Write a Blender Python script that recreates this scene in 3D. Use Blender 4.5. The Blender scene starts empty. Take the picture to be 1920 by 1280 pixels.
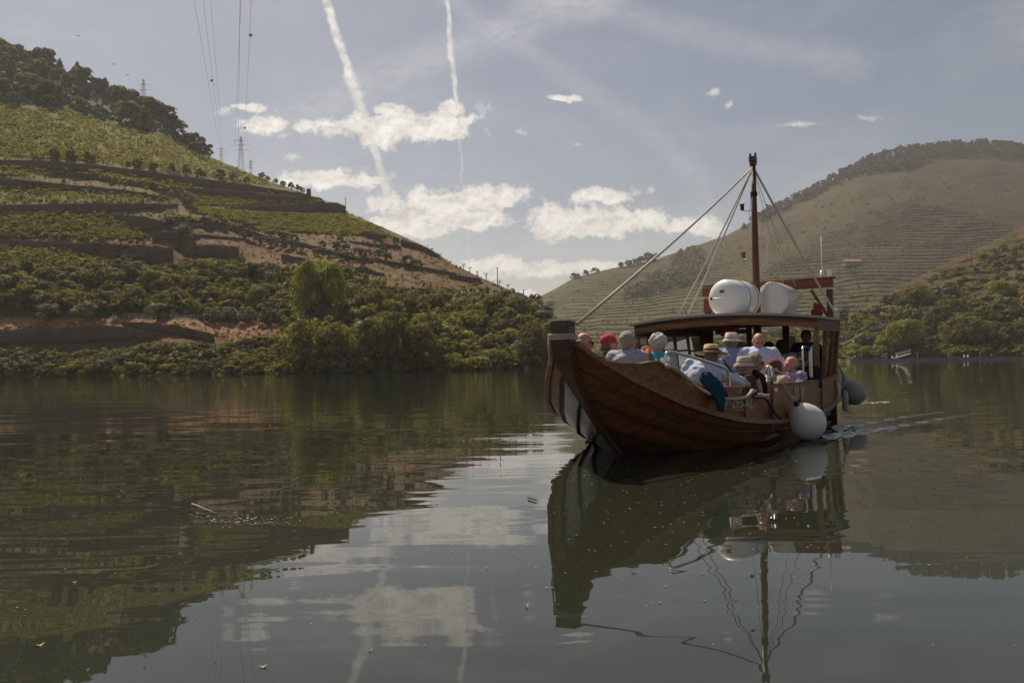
import bpy, bmesh, math, random
import numpy as np
from mathutils import Vector, Matrix, noise as mnoise
C = bpy.context.scene.collection
SC = bpy.context.scene
R = math.radians
rnd = random.Random(7)
nrng = np.random.RandomState(11)

# ---------------------------------------------------------------- camera
FPX = 1400.0                       # focal length in pixels of the 1920 px wide photograph
PITCH, ROLL, CAMH = R(1.767), R(0.945), 1.0
Fv = Vector((0, math.cos(PITCH), math.sin(PITCH)))
R0 = Vector((1, 0, 0)); U0 = R0.cross(Fv)
Rv = R0 * math.cos(ROLL) - U0 * math.sin(ROLL)
Uv = Rv.cross(Fv)
cam = bpy.data.cameras.new('camera'); co = bpy.data.objects.new('camera', cam); C.objects.link(co)
cam.sensor_width = 36; cam.lens = FPX / 1920 * 36; cam.clip_end = 20000; cam.clip_start = .05
co.matrix_world = Matrix(((Rv.x, Uv.x, -Fv.x, 0), (Rv.y, Uv.y, -Fv.y, 0), (Rv.z, Uv.z, -Fv.z, CAMH), (0, 0, 0, 1)))
SC.camera = co
cam.dof.use_dof = False

def ray(px, py):                   # direction with Y = 1
    d = Fv * FPX + Rv * (px - 960) - Uv * (py - 640)
    return d / d.y
def P(px, py, D):                  # the point at distance D along Y
    r = ray(px, py); return Vector((r.x * D, D, CAMH + r.z * D))
def W(px, py, z=0.0):              # the point on the water
    r = ray(px, py); D = (z - CAMH) / r.z; return Vector((r.x * D, D, z))
def rayn(px, py):                  # numpy version
    px = np.asarray(px, float); py = np.asarray(py, float)
    dx = Fv.x * FPX + Rv.x * (px - 960) - Uv.x * (py - 640)
    dy = Fv.y * FPX + Rv.y * (px - 960) - Uv.y * (py - 640)
    dz = Fv.z * FPX + Rv.z * (px - 960) - Uv.z * (py - 640)
    return dx / dy, dz / dy

# ---------------------------------------------------------------- exposure, sun, sky
SUN_AZ, SUN_EL = R(-29), R(54)     # azimuth from +Y, negative to the left
SC.view_settings.view_transform = 'Standard'; SC.view_settings.look = 'None'
SC.view_settings.gamma = 1; SC.view_settings.use_curve_mapping = False
SC.view_settings.exposure = 0.24
HAZE = .00018
sl = bpy.data.lights.new('sun', 'SUN'); so = bpy.data.objects.new('sun', sl); C.objects.link(so)
sl.energy = 5.0; sl.angle = R(.53); sl.color = (1, .87, .70)
sd = Vector((math.sin(SUN_AZ) * math.cos(SUN_EL), math.cos(SUN_AZ) * math.cos(SUN_EL), math.sin(SUN_EL)))
so.rotation_euler = sd.to_track_quat('Z', 'Y').to_euler()

class NT:
    def __init__(s, tree): s.t = tree; s.n = tree.nodes; s.l = tree.links
    def node(s, typ, **kw):
        n = s.n.new(typ)
        for k, v in kw.items(): setattr(n, k, v)
        return n
    def put(s, sock, v):
        if isinstance(v, bpy.types.NodeSocket): s.l.new(v, sock)
        else: sock.default_value = v
    def math(s, op, a, b=0.0, c=None, clamp=False):
        n = s.node('ShaderNodeMath', operation=op, use_clamp=clamp)
        s.put(n.inputs[0], a); s.put(n.inputs[1], b)
        if c is not None: s.put(n.inputs[2], c)
        return n.outputs[0]
    def vmath(s, op, a, b=None):
        n = s.node('ShaderNodeVectorMath', operation=op); s.put(n.inputs[0], a)
        if b is not None: s.put(n.inputs[1], b)
        return n.outputs['Value'] if op in ('LENGTH', 'DOT_PRODUCT', 'DISTANCE') else n.outputs[0]
    def noise(s, vec, scale, detail=3, rough=.5, dist=0, col=False):
        n = s.node('ShaderNodeTexNoise'); s.put(n.inputs['Vector'], vec)
        n.inputs['Scale'].default_value = scale; n.inputs['Detail'].default_value = detail
        n.inputs['Roughness'].default_value = rough; n.inputs['Distortion'].default_value = dist
        return n.outputs['Color' if col else 'Fac']
    def ramp(s, fac, pts):
        n = s.node('ShaderNodeValToRGB'); s.put(n.inputs[0], fac)
        e = n.color_ramp.elements
        while len(e) > 1: e.remove(e[-1])
        for i, (p, c) in enumerate(pts):
            if isinstance(c, (int, float)): c = (c, c, c)
            x = e[0] if i == 0 else e.new(p)
            x.position = p; x.color = (*c[:3], 1)
        return n.outputs[0]
    def mix(s, f, a, b, mode='MIX'):
        n = s.node('ShaderNodeMix', data_type='RGBA', blend_type=mode)
        s.put(n.inputs[0], f)
        s.put(n.inputs[6], a if isinstance(a, bpy.types.NodeSocket) else (*a[:3], 1))
        s.put(n.inputs[7], b if isinstance(b, bpy.types.NodeSocket) else (*b[:3], 1))
        return n.outputs[2]
    def step(s, v, lo, hi):         # smooth step from lo (0) to hi (1)
        n = s.node('ShaderNodeMapRange', interpolation_type='SMOOTHSTEP')
        s.put(n.inputs[0], v); n.inputs[1].default_value = lo; n.inputs[2].default_value = hi
        return n.outputs[0]
    def mapping(s, vec, scale=(1, 1, 1), rot=(0, 0, 0), loc=(0, 0, 0)):
        n = s.node('ShaderNodeMapping'); s.put(n.inputs[0], vec)
        n.inputs['Scale'].default_value = scale; n.inputs['Rotation'].default_value = rot; n.inputs['Location'].default_value = loc
        return n.outputs[0]

world = bpy.data.worlds.new('World'); SC.world = world; world.use_nodes = True
w = NT(world.node_tree); w.n.clear()
sky = w.node('ShaderNodeTexSky', sky_type='NISHITA'); sky.sun_disc = False
sky.sun_elevation = SUN_EL; sky.sun_rotation = SUN_AZ; sky.altitude = 150
sky.air_density = 1.0; sky.dust_density = 1.6; sky.ozone_density = 1.0
hs = w.node('ShaderNodeHueSaturation'); hs.inputs['Saturation'].default_value = 1.12
w.l.new(sky.outputs[0], hs.inputs['Color'])
base = w.mix(1.0, hs.outputs[0], (1.02, .99, .95), 'MULTIPLY')
tc = w.node('ShaderNodeTexCoord').outputs['Generated']
sep = w.node('ShaderNodeSeparateXYZ'); w.l.new(tc, sep.inputs[0])
yy = w.math('MAXIMUM', w.math('ABSOLUTE', sep.outputs[1]), .05)
pv = w.node('ShaderNodeCombineXYZ')
w.l.new(w.math('DIVIDE', sep.outputs[0], yy), pv.inputs[0]); w.l.new(w.math('DIVIDE', sep.outputs[2], yy), pv.inputs[1])
pv = pv.outputs[0]
front = w.step(sep.outputs[1], -.02, .12)
# warped coordinates give the clouds their torn edges
n1 = w.noise(pv, 16, 8, .62, 0, True)
wob = w.vmath('MULTIPLY', w.vmath('SUBTRACT', n1, (.5, .5, .5)), (.050, .030, 0))
pw = w.vmath('ADD', pv, wob)
def ell(cx, cy, rx, ry):
    r = ray(cx, cy)
    d = w.vmath('SUBTRACT', pw, (r.x, r.z, 0))
    return w.vmath('LENGTH', w.vmath('MULTIPLY', d, (FPX / rx, FPX / ry, 0)))
CL = [(730,235,125,27),(650,238,80,20),(815,240,75,28),(722,206,32,13),(850,206,26,13),(878,226,26,11),(712,262,32,17),
      (490,236,40,21),(474,203,36,9),(558,335,30,20),(612,332,40,17),(680,337,42,17),(803,385,100,30),(900,372,90,24),
      (790,425,80,22),(870,408,95,20),(722,420,26,14),(1045,416,48,33),(1120,414,92,30),(1200,412,58,22),(1303,426,52,18),
      (1125,366,48,15),(930,502,70,17),(1010,504,72,18),(1100,500,75,14),(990,552,26,8),(1060,187,24,7)]
m = None
for c in CL:
    e = ell(*c); m = e if m is None else w.math('MINIMUM', m, e)
edge = w.noise(w.mapping(pv, (1, 1.25, 1)), 30, 10, .66)
m2 = w.math('ADD', m, w.math('MULTIPLY', w.math('SUBTRACT', edge, .5), 3.0))
m2 = w.math('ADD', m2, w.math('MULTIPLY', w.math('SUBTRACT', w.noise(pv, 110, 4, .6), .5), .9))
dens = w.math('SUBTRACT', 1.0, w.step(m2, .66, 1.30))
faint = None
for c in [(1495,230,40,6),(1628,216,34,5),(1345,175,14,7),(1372,197,8,9),(550,297,20,6),(902,205,14,15),(410,212,20,10),(1186,355,18,9),(1218,352,9,9),(977,246,11,7),(1085,271,10,5),(530,255,18,5),(1150,390,18,5)]:
    e = ell(*c); faint = e if faint is None else w.math('MINIMUM', faint, e)
fd = w.math('MULTIPLY', w.math('SUBTRACT', 1.0, w.step(w.math('ADD', faint, w.math('MULTIPLY', w.math('SUBTRACT', w.noise(pv, 90, 5, .65), .5), 2.4)), .1, 1.3)), .52)
dens = w.math('MAXIMUM', dens, fd)
def trail(pts, widths, amt, vec, soft=.4):
    global dens
    out = None
    for (a, b), (wa, wb) in zip(zip(pts[:-1], pts[1:]), zip(widths[:-1], widths[1:])):
        ra, rb = ray(*a), ray(*b); A = Vector((ra.x, ra.z)); B = Vector((rb.x, rb.z)); L = (B - A).length; t = (B - A) / L
        d = w.vmath('SUBTRACT', vec, (A.x, A.y, 0))
        al = w.math('DIVIDE', w.vmath('DOT_PRODUCT', d, (t.x, t.y, 0)), L, clamp=True)
        alu = w.math('MULTIPLY', al, L)
        q = w.node('ShaderNodeCombineXYZ'); w.put(q.inputs[0], w.math('MULTIPLY', alu, t.x)); w.put(q.inputs[1], w.math('MULTIPLY', alu, t.y))
        dist = w.vmath('LENGTH', w.vmath('SUBTRACT', d, q.outputs[0]))
        wd = w.math('MULTIPLY_ADD', al, (wb - wa) / FPX, wa / FPX)
        v = w.math('DIVIDE', dist, wd)
        out = v if out is None else w.math('MINIMUM', out, v)
    return w.math('MULTIPLY', w.math('SUBTRACT', 1.0, w.step(out, 1 - soft - .3, 1 + soft)), amt)
pt = w.vmath('ADD', pv, w.vmath('MULTIPLY', w.vmath('SUBTRACT', w.noise(pv, 45, 5, .6, 0, True), (.5, .5, .5)), (.014, .010, 0)))
pt2 = w.vmath('ADD', pv, w.vmath('MULTIPLY', w.vmath('SUBTRACT', w.noise(pv, 6, 5, .6, 0, True), (.5, .5, .5)), (.10, .06, 0)))
t1 = trail([(600,-60),(612,0),(655,142)], [8,9,8], .82, pt)
t1b = trail([(655,142),(690,235),(722,350),(742,420)], [12,10,8,8], .58, pt)
t2 = trail([(835,-60),(838,0),(848,120),(858,205)], [5,5,5,6], .62, pt)
t3 = trail([(858,205),(866,320),(880,485)], [2.5,2.5,3], .30, pt)
def off(a): return [(x + 0, y) for x, y in a]
t4 = trail([(1180,-70),(1060,5),(860,95),(700,150),(500,235)], [45,40,42,38,30], .20, pt2, .7)
t5 = trail([(800,-40),(900,35),(1010,110),(1190,230),(1300,330)], [18,18,22,30,40], .12, pt2, .7)
t6 = trail([(980,-20),(1180,20),(1420,90),(1600,125)], [30,32,30,40], .14, pt2, .7)
t7 = trail([(1330,400),(1150,480),(1000,470),(860,530)], [26,30,26,30], .16, pt2, .7)
cirrus = w.math('MULTIPLY', w.step(w.noise(w.mapping(tc, (1.2, 1.2, 3.2)), 1.6, 6, .6, .6), .42, .80), .20)
tr = w.math('MAXIMUM', w.math('MAXIMUM', t1, t1b), w.math('MAXIMUM', t2, t3))
for x in (t4, t5, t6, t7): tr = w.math('ADD', tr, w.math('MULTIPLY', x, w.math('SUBTRACT', 1.0, tr)))
dens = w.math('MAXIMUM', dens, tr)
dens = w.math('MULTIPLY', dens, front)
# away from the view the same fair-weather clouds go on
gen = w.noise(w.mapping(tc, (1, 1, 2.6), (0, 0, 0), (3.1, 1.7, 0)), 3.4, 7, .58)
gd = w.math('MULTIPLY', w.math('MULTIPLY', w.step(gen, .56, .66), w.math('SUBTRACT', 1.0, front)), w.step(sep.outputs[2], .0, .08))
dens = w.math('MAXIMUM', w.math('MAXIMUM', dens, gd), cirrus)
body = w.math('ADD', w.noise(w.vmath('ADD', pw, (0, .012, 0)), 26, 7, .65), w.math('MULTIPLY', w.math('SUBTRACT', edge, w.noise(w.vmath('ADD', w.mapping(pv, (1, 1.25, 1)), (-.002, .008, 0)), 30, 10, .66)), 1.6))
ccol = w.ramp(body, [(.20, (9.0, 8.7, 8.2)), (.42, (13.2, 12.7, 11.8)), (.68, (17, 16.4, 15.2))])
skyc = w.mix(dens, base, ccol)
bg = w.node('ShaderNodeBackground'); w.l.new(skyc, bg.inputs[0]); bg.inputs[1].default_value = .050
wo = w.node('ShaderNodeOutputWorld'); w.l.new(bg.outputs[0], wo.inputs[0])

# ---------------------------------------------------------------- materials
MATS = {}
def mat(name, col=(.5, .5, .5), rough=.6, metal=0.0, spec=.5, var=0.0, vscale=8.0, bump=0.0, bscale=40.0, stretch=(1, 1, 1), coat=0.0, col2=None, trans=0.0, objvar=0.0, attr=None, coord='Object'):
    if name in MATS: return MATS[name]
    m = bpy.data.materials.new(name); m.use_nodes = True; t = NT(m.node_tree); t.n.clear()
    out = t.node('ShaderNodeOutputMaterial'); b = t.node('ShaderNodeBsdfPrincipled')
    b.inputs['Roughness'].default_value = rough; b.inputs['Metallic'].default_value = metal
    b.inputs['Specular IOR Level'].default_value = spec; b.inputs['Coat Weight'].default_value = coat
    tcn = t.node('ShaderNodeTexCoord'); vec = t.mapping(tcn.outputs[coord] if coord != 'World' else t.node('ShaderNodeNewGeometry').outputs['Position'], stretch)
    if attr:
        a = t.node('ShaderNodeAttribute', attribute_name=attr); c = a.outputs['Color']
    else:
        rg = t.node('ShaderNodeRGB'); rg.outputs[0].default_value = (*col, 1); c = rg.outputs[0]
    if col2: c = t.mix(t.step(t.noise(vec, vscale, 5, .6), .38, .62), c, col2)
    if var:
        k = t.math('MULTIPLY_ADD', t.noise(vec, vscale * 1.7, 6, .65), 2 * var, 1 - var)
        c = t.mix(1.0, c, k, 'MULTIPLY')
    if objvar:
        oi = t.node('ShaderNodeObjectInfo'); k = t.math('MULTIPLY_ADD', oi.outputs['Random'], 2 * objvar, 1 - objvar)
        c = t.mix(1.0, c, k, 'MULTIPLY')
    t.l.new(c, b.inputs['Base Color'])
    if bump:
        bn = t.node('ShaderNodeBump'); bn.inputs['Strength'].default_value = bump; bn.inputs['Distance'].default_value = .02
        t.l.new(t.noise(vec, bscale, 4, .6), bn.inputs['Height']); t.l.new(bn.outputs[0], b.inputs['Normal'])
    sh = b.outputs[0]
    if trans:
        tr_ = t.node('ShaderNodeBsdfTranslucent'); t.l.new(t.mix(1.0, c, (1.5, 1.45, .6), 'MULTIPLY'), tr_.inputs[0])
        mx = t.node('ShaderNodeMixShader'); mx.inputs[0].default_value = trans
        t.l.new(sh, mx.inputs[1]); t.l.new(tr_.outputs[0], mx.inputs[2]); sh = mx.outputs[0]
    t.l.new(sh, out.inputs[0])
    MATS[name] = m; return m

def leafmat(name, c1, c2, trans=.38):
    return mat(name, c1, .75, spec=.2, col2=c2, vscale=.40, var=.42, trans=trans, objvar=.22, coord='World')

# ---------------------------------------------------------------- object helpers
def tag(o, label=None, cat=None, group=None, kind=None):
    if label: o['label'] = label
    if cat: o['category'] = cat
    if group: o['group'] = group
    if kind: o['kind'] = kind
    return o
def link(o, parent=None):
    C.objects.link(o)
    if parent: o.parent = parent
    return o
def empty(name, loc=(0, 0, 0), rz=0.0):
    o = bpy.data.objects.new(name, None); o.location = loc; o.rotation_euler = (0, 0, rz); o.empty_display_size = .1
    return link(o)
def npmesh(name, verts, faces, m=None, smooth=False):
    """verts (n,3) array; faces (k,3) or (k,4) int array"""
    me = bpy.data.meshes.new(name); verts = np.asarray(verts, np.float32); faces = np.asarray(faces, np.int32)
    k = faces.shape[1]
    me.vertices.add(len(verts)); me.vertices.foreach_set('co', verts.ravel())
    me.loops.add(faces.size); me.loops.foreach_set('vertex_index', faces.ravel())
    me.polygons.add(len(faces)); me.polygons.foreach_set('loop_start', np.arange(len(faces), dtype=np.int32) * k)
    me.polygons.foreach_set('loop_total', np.full(len(faces), k, np.int32))
    if smooth: me.polygons.foreach_set('use_smooth', np.ones(len(faces), bool))
    me.update(calc_edges=True)
    if m: me.materials.append(m)
    return me
def mobj(name, me, parent=None, loc=None):
    o = bpy.data.objects.new(name, me)
    if loc is not None: o.location = loc
    return link(o, parent)
def bobj(name, bm, m, parent=None, smooth=False, loc=None):
    me = bpy.data.meshes.new(name); bm.to_mesh(me); bm.free()
    if m: me.materials.append(m)
    if smooth:
        for p in me.polygons: p.use_smooth = True
    return mobj(name, me, parent, loc)
def box(bm, c, s, rot=None):
    mtx = Matrix.Translation(Vector(c)) @ (rot.to_4x4() if rot else Matrix.Identity(4)) @ Matrix.Diagonal((s[0], s[1], s[2], 1))
    return bmesh.ops.create_cube(bm, size=1, matrix=mtx)['verts']
def frame_of(d):
    d = Vector(d).normalized(); q = d.to_track_quat('Z', 'Y').to_matrix(); return q
def tube(bm, pts, rad, seg=8, cap=True):
    pts = [Vector(p) for p in pts]; n = len(pts)
    rads = rad if isinstance(rad, (list, tuple)) else [rad] * n
    rings = []; up = None
    for i in range(n):
        d = (pts[min(i + 1, n - 1)] - pts[max(i - 1, 0)]).normalized()
        if up is None:
            up = Vector((0, 0, 1)) if abs(d.z) < .9 else Vector((1, 0, 0))
        a = d.cross(up).normalized(); b = a.cross(d).normalized(); up = b
        rings.append([bm.verts.new(pts[i] + (a * math.cos(2 * math.pi * k / seg) + b * math.sin(2 * math.pi * k / seg)) * rads[i]) for k in range(seg)])
    for r1, r2 in zip(rings[:-1], rings[1:]):
        for k in range(seg): bm.faces.new((r1[k], r1[(k + 1) % seg], r2[(k + 1) % seg], r2[k]))
    if cap:
        bm.faces.new(rings[0][::-1]); bm.faces.new(rings[-1])
def tubeobj(name, pts, rad, m, parent=None, seg=8):
    bm = bmesh.new(); tube(bm, pts, rad, seg); return bobj(name, bm, m, parent, True)
def beam(bm, p0, p1, wd, ht, up=(0, 0, 1)):
    p0, p1 = Vector(p0), Vector(p1); d = p1 - p0; L = d.length; d.normalize()
    s = d.cross(Vector(up)).normalized(); u = s.cross(d)
    m = Matrix((( s.x, d.x, u.x), (s.y, d.y, u.y), (s.z, d.z, u.z)))
    return box(bm, (p0 + p1) / 2, (wd, L, ht), m)
def catmull(pts, n=8):
    pts = [Vector(p) for p in pts]; out = []
    for i in range(len(pts) - 1):
        p0 = pts[max(i - 1, 0)]; p1 = pts[i]; p2 = pts[i + 1]; p3 = pts[min(i + 2, len(pts) - 1)]
        for k in range(n):
            t = k / n
            out.append(.5 * ((2 * p1) + (p2 - p0) * t + (2 * p0 - 5 * p1 + 4 * p2 - p3) * t * t + (3 * p1 - p0 - 3 * p2 + p3) * t ** 3))
    out.append(pts[-1]); return out
# ---------------------------------------------------------------- terrain
def vnoise(x, y, seed=0):
    xi = np.floor(x).astype(np.int64); yi = np.floor(y).astype(np.int64); fx = x - xi; fy = y - yi
    def h(a, b):
        n = (a * 374761393 + b * 668265263 + seed * 1442695041) & 0x7fffffff
        n = ((n ^ (n >> 13)) * 1274126177) & 0x7fffffff
        return ((n ^ (n >> 16)) & 0xffff) / 65535.0
    sx = fx * fx * (3 - 2 * fx); sy = fy * fy * (3 - 2 * fy)
    return (h(xi, yi) * (1 - sx) + h(xi + 1, yi) * sx) * (1 - sy) + (h(xi, yi + 1) * (1 - sx) + h(xi + 1, yi + 1) * sx) * sy
def fbm(x, y, seed=0, o=4):
    a, s, t = .5, 0, 0
    for k in range(o): s = s + a * vnoise(x * 2 ** k, y * 2 ** k, seed + k); t += a; a *= .5
    return s / t
def lin(pts):
    xs = [p[0] for p in pts]; ys = [p[1] for p in pts]
    return lambda x: np.interp(x, xs, ys)
def inpoly(px, py, poly):
    c = np.zeros(px.shape, bool); n = len(poly)
    for i in range(n):
        x1, y1 = poly[i]; x2, y2 = poly[(i + 1) % n]
        k = ((y1 > py) != (y2 > py)) & (px < (x2 - x1) * (py - y1) / ((y2 - y1) or 1e-9) + x1)
        c ^= k
    return c
def topix(dx, dz):                 # inverse of rayn
    cx = Rv.x * dx + Rv.y + Rv.z * dz; cy = Uv.x * dx + Uv.y + Uv.z * dz; cz = Fv.x * dx + Fv.y + Fv.z * dz
    return 960 + FPX * cx / cz, 640 - FPX * cy / cz
class Terrain:
    """a hillside given by its shore distance and its ridge line; the section between is a slope broken by walls"""
    def __init__(s, xs, D0, ridge, Dr, rows, h0=-1.5, bands=(), relief=.012, steps=None, seed=1, backdrop=(500, .965)):
        s.xs = xs; n = len(xs); s.rows = rows
        s.D0 = D0(xs); _, er = rayn(xs, ridge(xs)); s.dx, _ = rayn(xs, 640 + 0 * xs); s.er = er
        s.e0 = (h0 - CAMH) / s.D0
        t = np.linspace(0, 1, rows); E = s.e0[:, None] + (s.er - s.e0)[:, None] * t[None]
        Drr = Dr(xs); Hr = CAMH + s.er * Drr; sl = (Hr - h0) / (Drr - s.D0)
        D = (CAMH - h0 + s.D0[:, None] * sl[:, None]) / (sl[:, None] - E)
        DX = np.repeat(s.dx[:, None], rows, 1)
        for _ in range(1):
            DX = np.repeat(s.dx[:, None], rows, 1)
        s.PX, s.PY = topix(DX, E)
        wgt = np.ones_like(D)
        for top, bot in bands:
            x0, x1 = top[0][0], top[-1][0]
            m = (s.PX >= x0) & (s.PX <= x1) & (s.PY >= lin(top)(s.PX) - .5) & (s.PY <= lin(bot)(s.PX) + .5)
            wgt[m] = .04
        if steps:
            H = CAMH + E * D; st, frac = steps
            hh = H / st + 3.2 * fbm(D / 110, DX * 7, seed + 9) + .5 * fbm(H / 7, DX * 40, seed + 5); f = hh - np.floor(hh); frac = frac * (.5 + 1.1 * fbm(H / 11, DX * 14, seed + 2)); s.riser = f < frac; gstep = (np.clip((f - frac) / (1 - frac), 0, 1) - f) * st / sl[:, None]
        else: s.riser = np.zeros_like(D, bool); gstep = 0 * D
        dl = np.diff(np.log(D), axis=1); tot = dl.sum(1); dw = dl * wgt[:, 1:]
        cum = np.concatenate([np.zeros((n, 1)), np.cumsum(dw, 1)], 1); kf = tot / cum[:, -1]; q_ = 20; kp = np.pad(kf, q_, mode='edge'); kf = np.convolve(kp, np.ones(2 * q_ + 1) / (2 * q_ + 1), 'valid'); cum *= kf[:, None]
        lr = s.D0[:, None] * np.exp(cum) / D; q_ = 12; ker = np.hanning(2 * q_ + 3)[1:-1]; ker /= ker.sum()
        lp = np.pad(np.log(lr), ((q_, q_), (0, 0)), mode='edge'); lr = sum(ker[i_] * lp[i_:i_ + n] for i_ in range(2 * q_ + 1)); s.D = D * np.exp(lr)
        k = np.clip(t * 6, 0, 1)[None]
        s.D += gstep * k * np.clip((1 - t) * 12, 0, 1)[None]
        s.D *= 1 + k * relief * ((fbm(s.PX / 60, s.PY / 28, seed) - .5) * 2 + (fbm(s.PX / 13, s.PY / 6, seed + 3) - .5) * .7)
        s.E = E; s.DXX = DX; s.back = backdrop
    def surf(s, px, py):
        dx, e = rayn(px, py)
        i = np.clip(np.interp(dx, s.dx, np.arange(len(s.xs))), 0, len(s.xs) - 1.001); i0 = i.astype(int); f = i - i0
        e0 = s.e0[i0] * (1 - f) + s.e0[i0 + 1] * f; er = s.er[i0] * (1 - f) + s.er[i0 + 1] * f
        t = np.clip((e - e0) / (er - e0), 0, 1) * (s.rows - 1.001); j0 = t.astype(int); g = t - j0
        D = (s.D[i0, j0] * (1 - f) * (1 - g) + s.D[i0 + 1, j0] * f * (1 - g) + s.D[i0, j0 + 1] * (1 - f) * g + s.D[i0 + 1, j0 + 1] * f * g)
        e = np.minimum(np.maximum(e, e0), er)
        return np.stack([dx * D, D, CAMH + e * D], -1)
    def pt(s, px, py): return Vector(s.surf(np.array([float(px)]), np.array([float(py)]))[0])
    def build(s, name, m, colfn):
        D, E, DX = s.D, s.E, s.DXX; n = len(s.xs)
        V = np.stack([DX * D, D, CAMH + E * D], -1)
        col = colfn(s)
        bl, bk = s.back                  # the land goes on behind the ridge
        ex = []; q = V[:, -1]
        for k, (fd, fe) in enumerate([(1.15, .985), (1.5, bk), (2.2, bk * .8), (3.0, .0)]):
            d = D[:, -1] * fd; ex.append(np.stack([s.dx * d, d, CAMH + s.er * fe * d - (k == 3) * 10], -1))
        V = np.concatenate([V] + [x[:, None] for x in ex], 1); rows = V.shape[1]
        col = np.concatenate([col] + [col[:, -1:]] * 4, 1)
        i, j = np.meshgrid(np.arange(n - 1), np.arange(rows - 1), indexing='ij')
        a = (i * rows + j).ravel(); F = np.stack([a, a + rows, a + rows + 1, a + 1], -1)
        me = npmesh(name, V.reshape(-1, 3), F, m, False)
        at = me.color_attributes.new('Col', 'FLOAT_COLOR', 'POINT')
        cc = np.concatenate([col.reshape(-1, 3), np.ones((V.shape[0] * rows, 1))], 1).astype(np.float32)
        at.data.foreach_set('color', cc.ravel())
        return mobj(name, me)

ground_m = mat('hillside_ground', attr='Col', rough=.95, spec=.1, var=.30, vscale=.35, bump=1.0, bscale=1.2)
far_m = mat('far_ground', attr='Col', rough=.95, spec=.1, var=.22, vscale=.12)
SOIL = np.array((.125, .068, .036)); SOIL2 = np.array((.15, .10, .055)); GRASS = np.array((.125, .125, .035)); DARK = np.array((.035, .040, .018)); WALLC = np.array((.085, .065, .05))

RIDGE_L = [(-1000,-60),(-700,0),(-300,50),(-80,84),(0,100),(70,120),(130,143),(170,168),(230,196),(270,206),(300,222),(330,256),(370,282),(400,296),
           (440,313),(480,329),(520,345),(570,361),(600,375),(625,382),(648,389),(656,400),(680,409),(720,426),(760,444),(800,462),(824,476),(845,492),(870,504),
           (900,519),(940,536),(975,551),(1000,563),(1030,590),(1060,628),(1090,668),(1104,680)]
B_ = {}
B_['A'] = ([(-700,290),(0,300),(100,302),(200,312),(300,324),(400,338),(480,349),(560,362),(605,373)], [(-700,300),(0,309),(100,312),(200,321),(300,337),(400,350),(480,358),(560,368),(605,376)])
B_['B'] = ([(57,317),(133,322),(233,336),(333,351),(433,357),(500,364),(577,373)], [(57,319),(133,328),(233,343),(333,362),(433,370),(500,378),(577,376)])
B_['C'] = ([(-500,330),(0,333),(133,347),(233,356),(317,371)], [(-500,344),(0,346),(133,356),(233,363),(317,374)])
B_['D'] = ([(-500,388),(0,385),(133,382),(233,381),(333,383)], [(-500,404),(0,401),(133,397),(233,395),(333,388)])
B_['E'] = ([(420,390),(532,384),(600,381),(632,380),(649,387)], [(420,392),(532,396),(600,397),(632,398),(649,401)])
B_['F'] = ([(208,400),(240,403),(273,407),(310,416)], [(208,404),(240,425),(273,433),(310,423)])
B_['G'] = ([(310,416),(450,427),(500,442),(570,456),(640,476),(700,488)], [(310,421),(450,431),(500,447),(570,462),(640,482),(700,492)])
B_['H'] = ([(285,435),(330,434),(380,440),(457,447)], [(285,449),(330,450),(380,444),(457,450)])
B_['I'] = ([(-500,448),(0,450),(100,454),(200,457),(260,460),(325,465)], [(-500,458),(0,459),(100,467),(200,480),(260,496),(325,503)])
B_['J'] = ([(343,460),(400,459),(447,463)], [(343,478),(400,482),(447,481)])
B_['K'] = ([(527,477),(560,482),(587,490)], [(527,489),(560,492),(587,499)])
B_['K2'] = ([(637,498),(680,503),(722,513)], [(637,503),(680,510),(722,517)])
B_['M'] = ([(676,434),(694,435),(712,438)], [(676,441),(694,446),(712,450)])
B_['N'] = ([(655,451),(700,457),(752,461)], [(655,454),(700,462),(752,467)])
B_['O'] = ([(752,449),(790,460),(824,478)], [(752,460),(790,470),(824,483)])
B_['P'] = ([(842,516),(870,518),(903,523)], [(842,521),(870,525),(903,530)])
B_['Q'] = ([(700,486),(760,494),(800,502),(855,512)], [(700,489),(760,499),(800,507),(855,516)])
B_['R'] = ([(722,542),(790,541),(842,546)], [(722,546),(790,547),(842,551)])
B_['S'] = ([(-500,622),(0,620),(100,614),(200,610),(233,613),(290,626)], [(-500,642),(0,643),(100,641),(200,638),(233,636),(290,634)])
B_['T'] = ([(227,603),(280,605),(333,610),(400,627)], [(227,606),(280,618),(333,626),(400,638)])
B_['U'] = ([(277,660),(320,653),(360,647)], [(277,663),(320,672),(360,670)])
TL = Terrain(np.arange(-1000., 1105, 4), lin([(-1000,170),(0,152),(640,128),(1000,146),(1104,165)]), lin(RIDGE_L),
             lin([(-1000,520),(0,400),(400,370),(645,300),(1000,215),(1104,180)]), 300, bands=list(B_.values()), seed=3)
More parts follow.
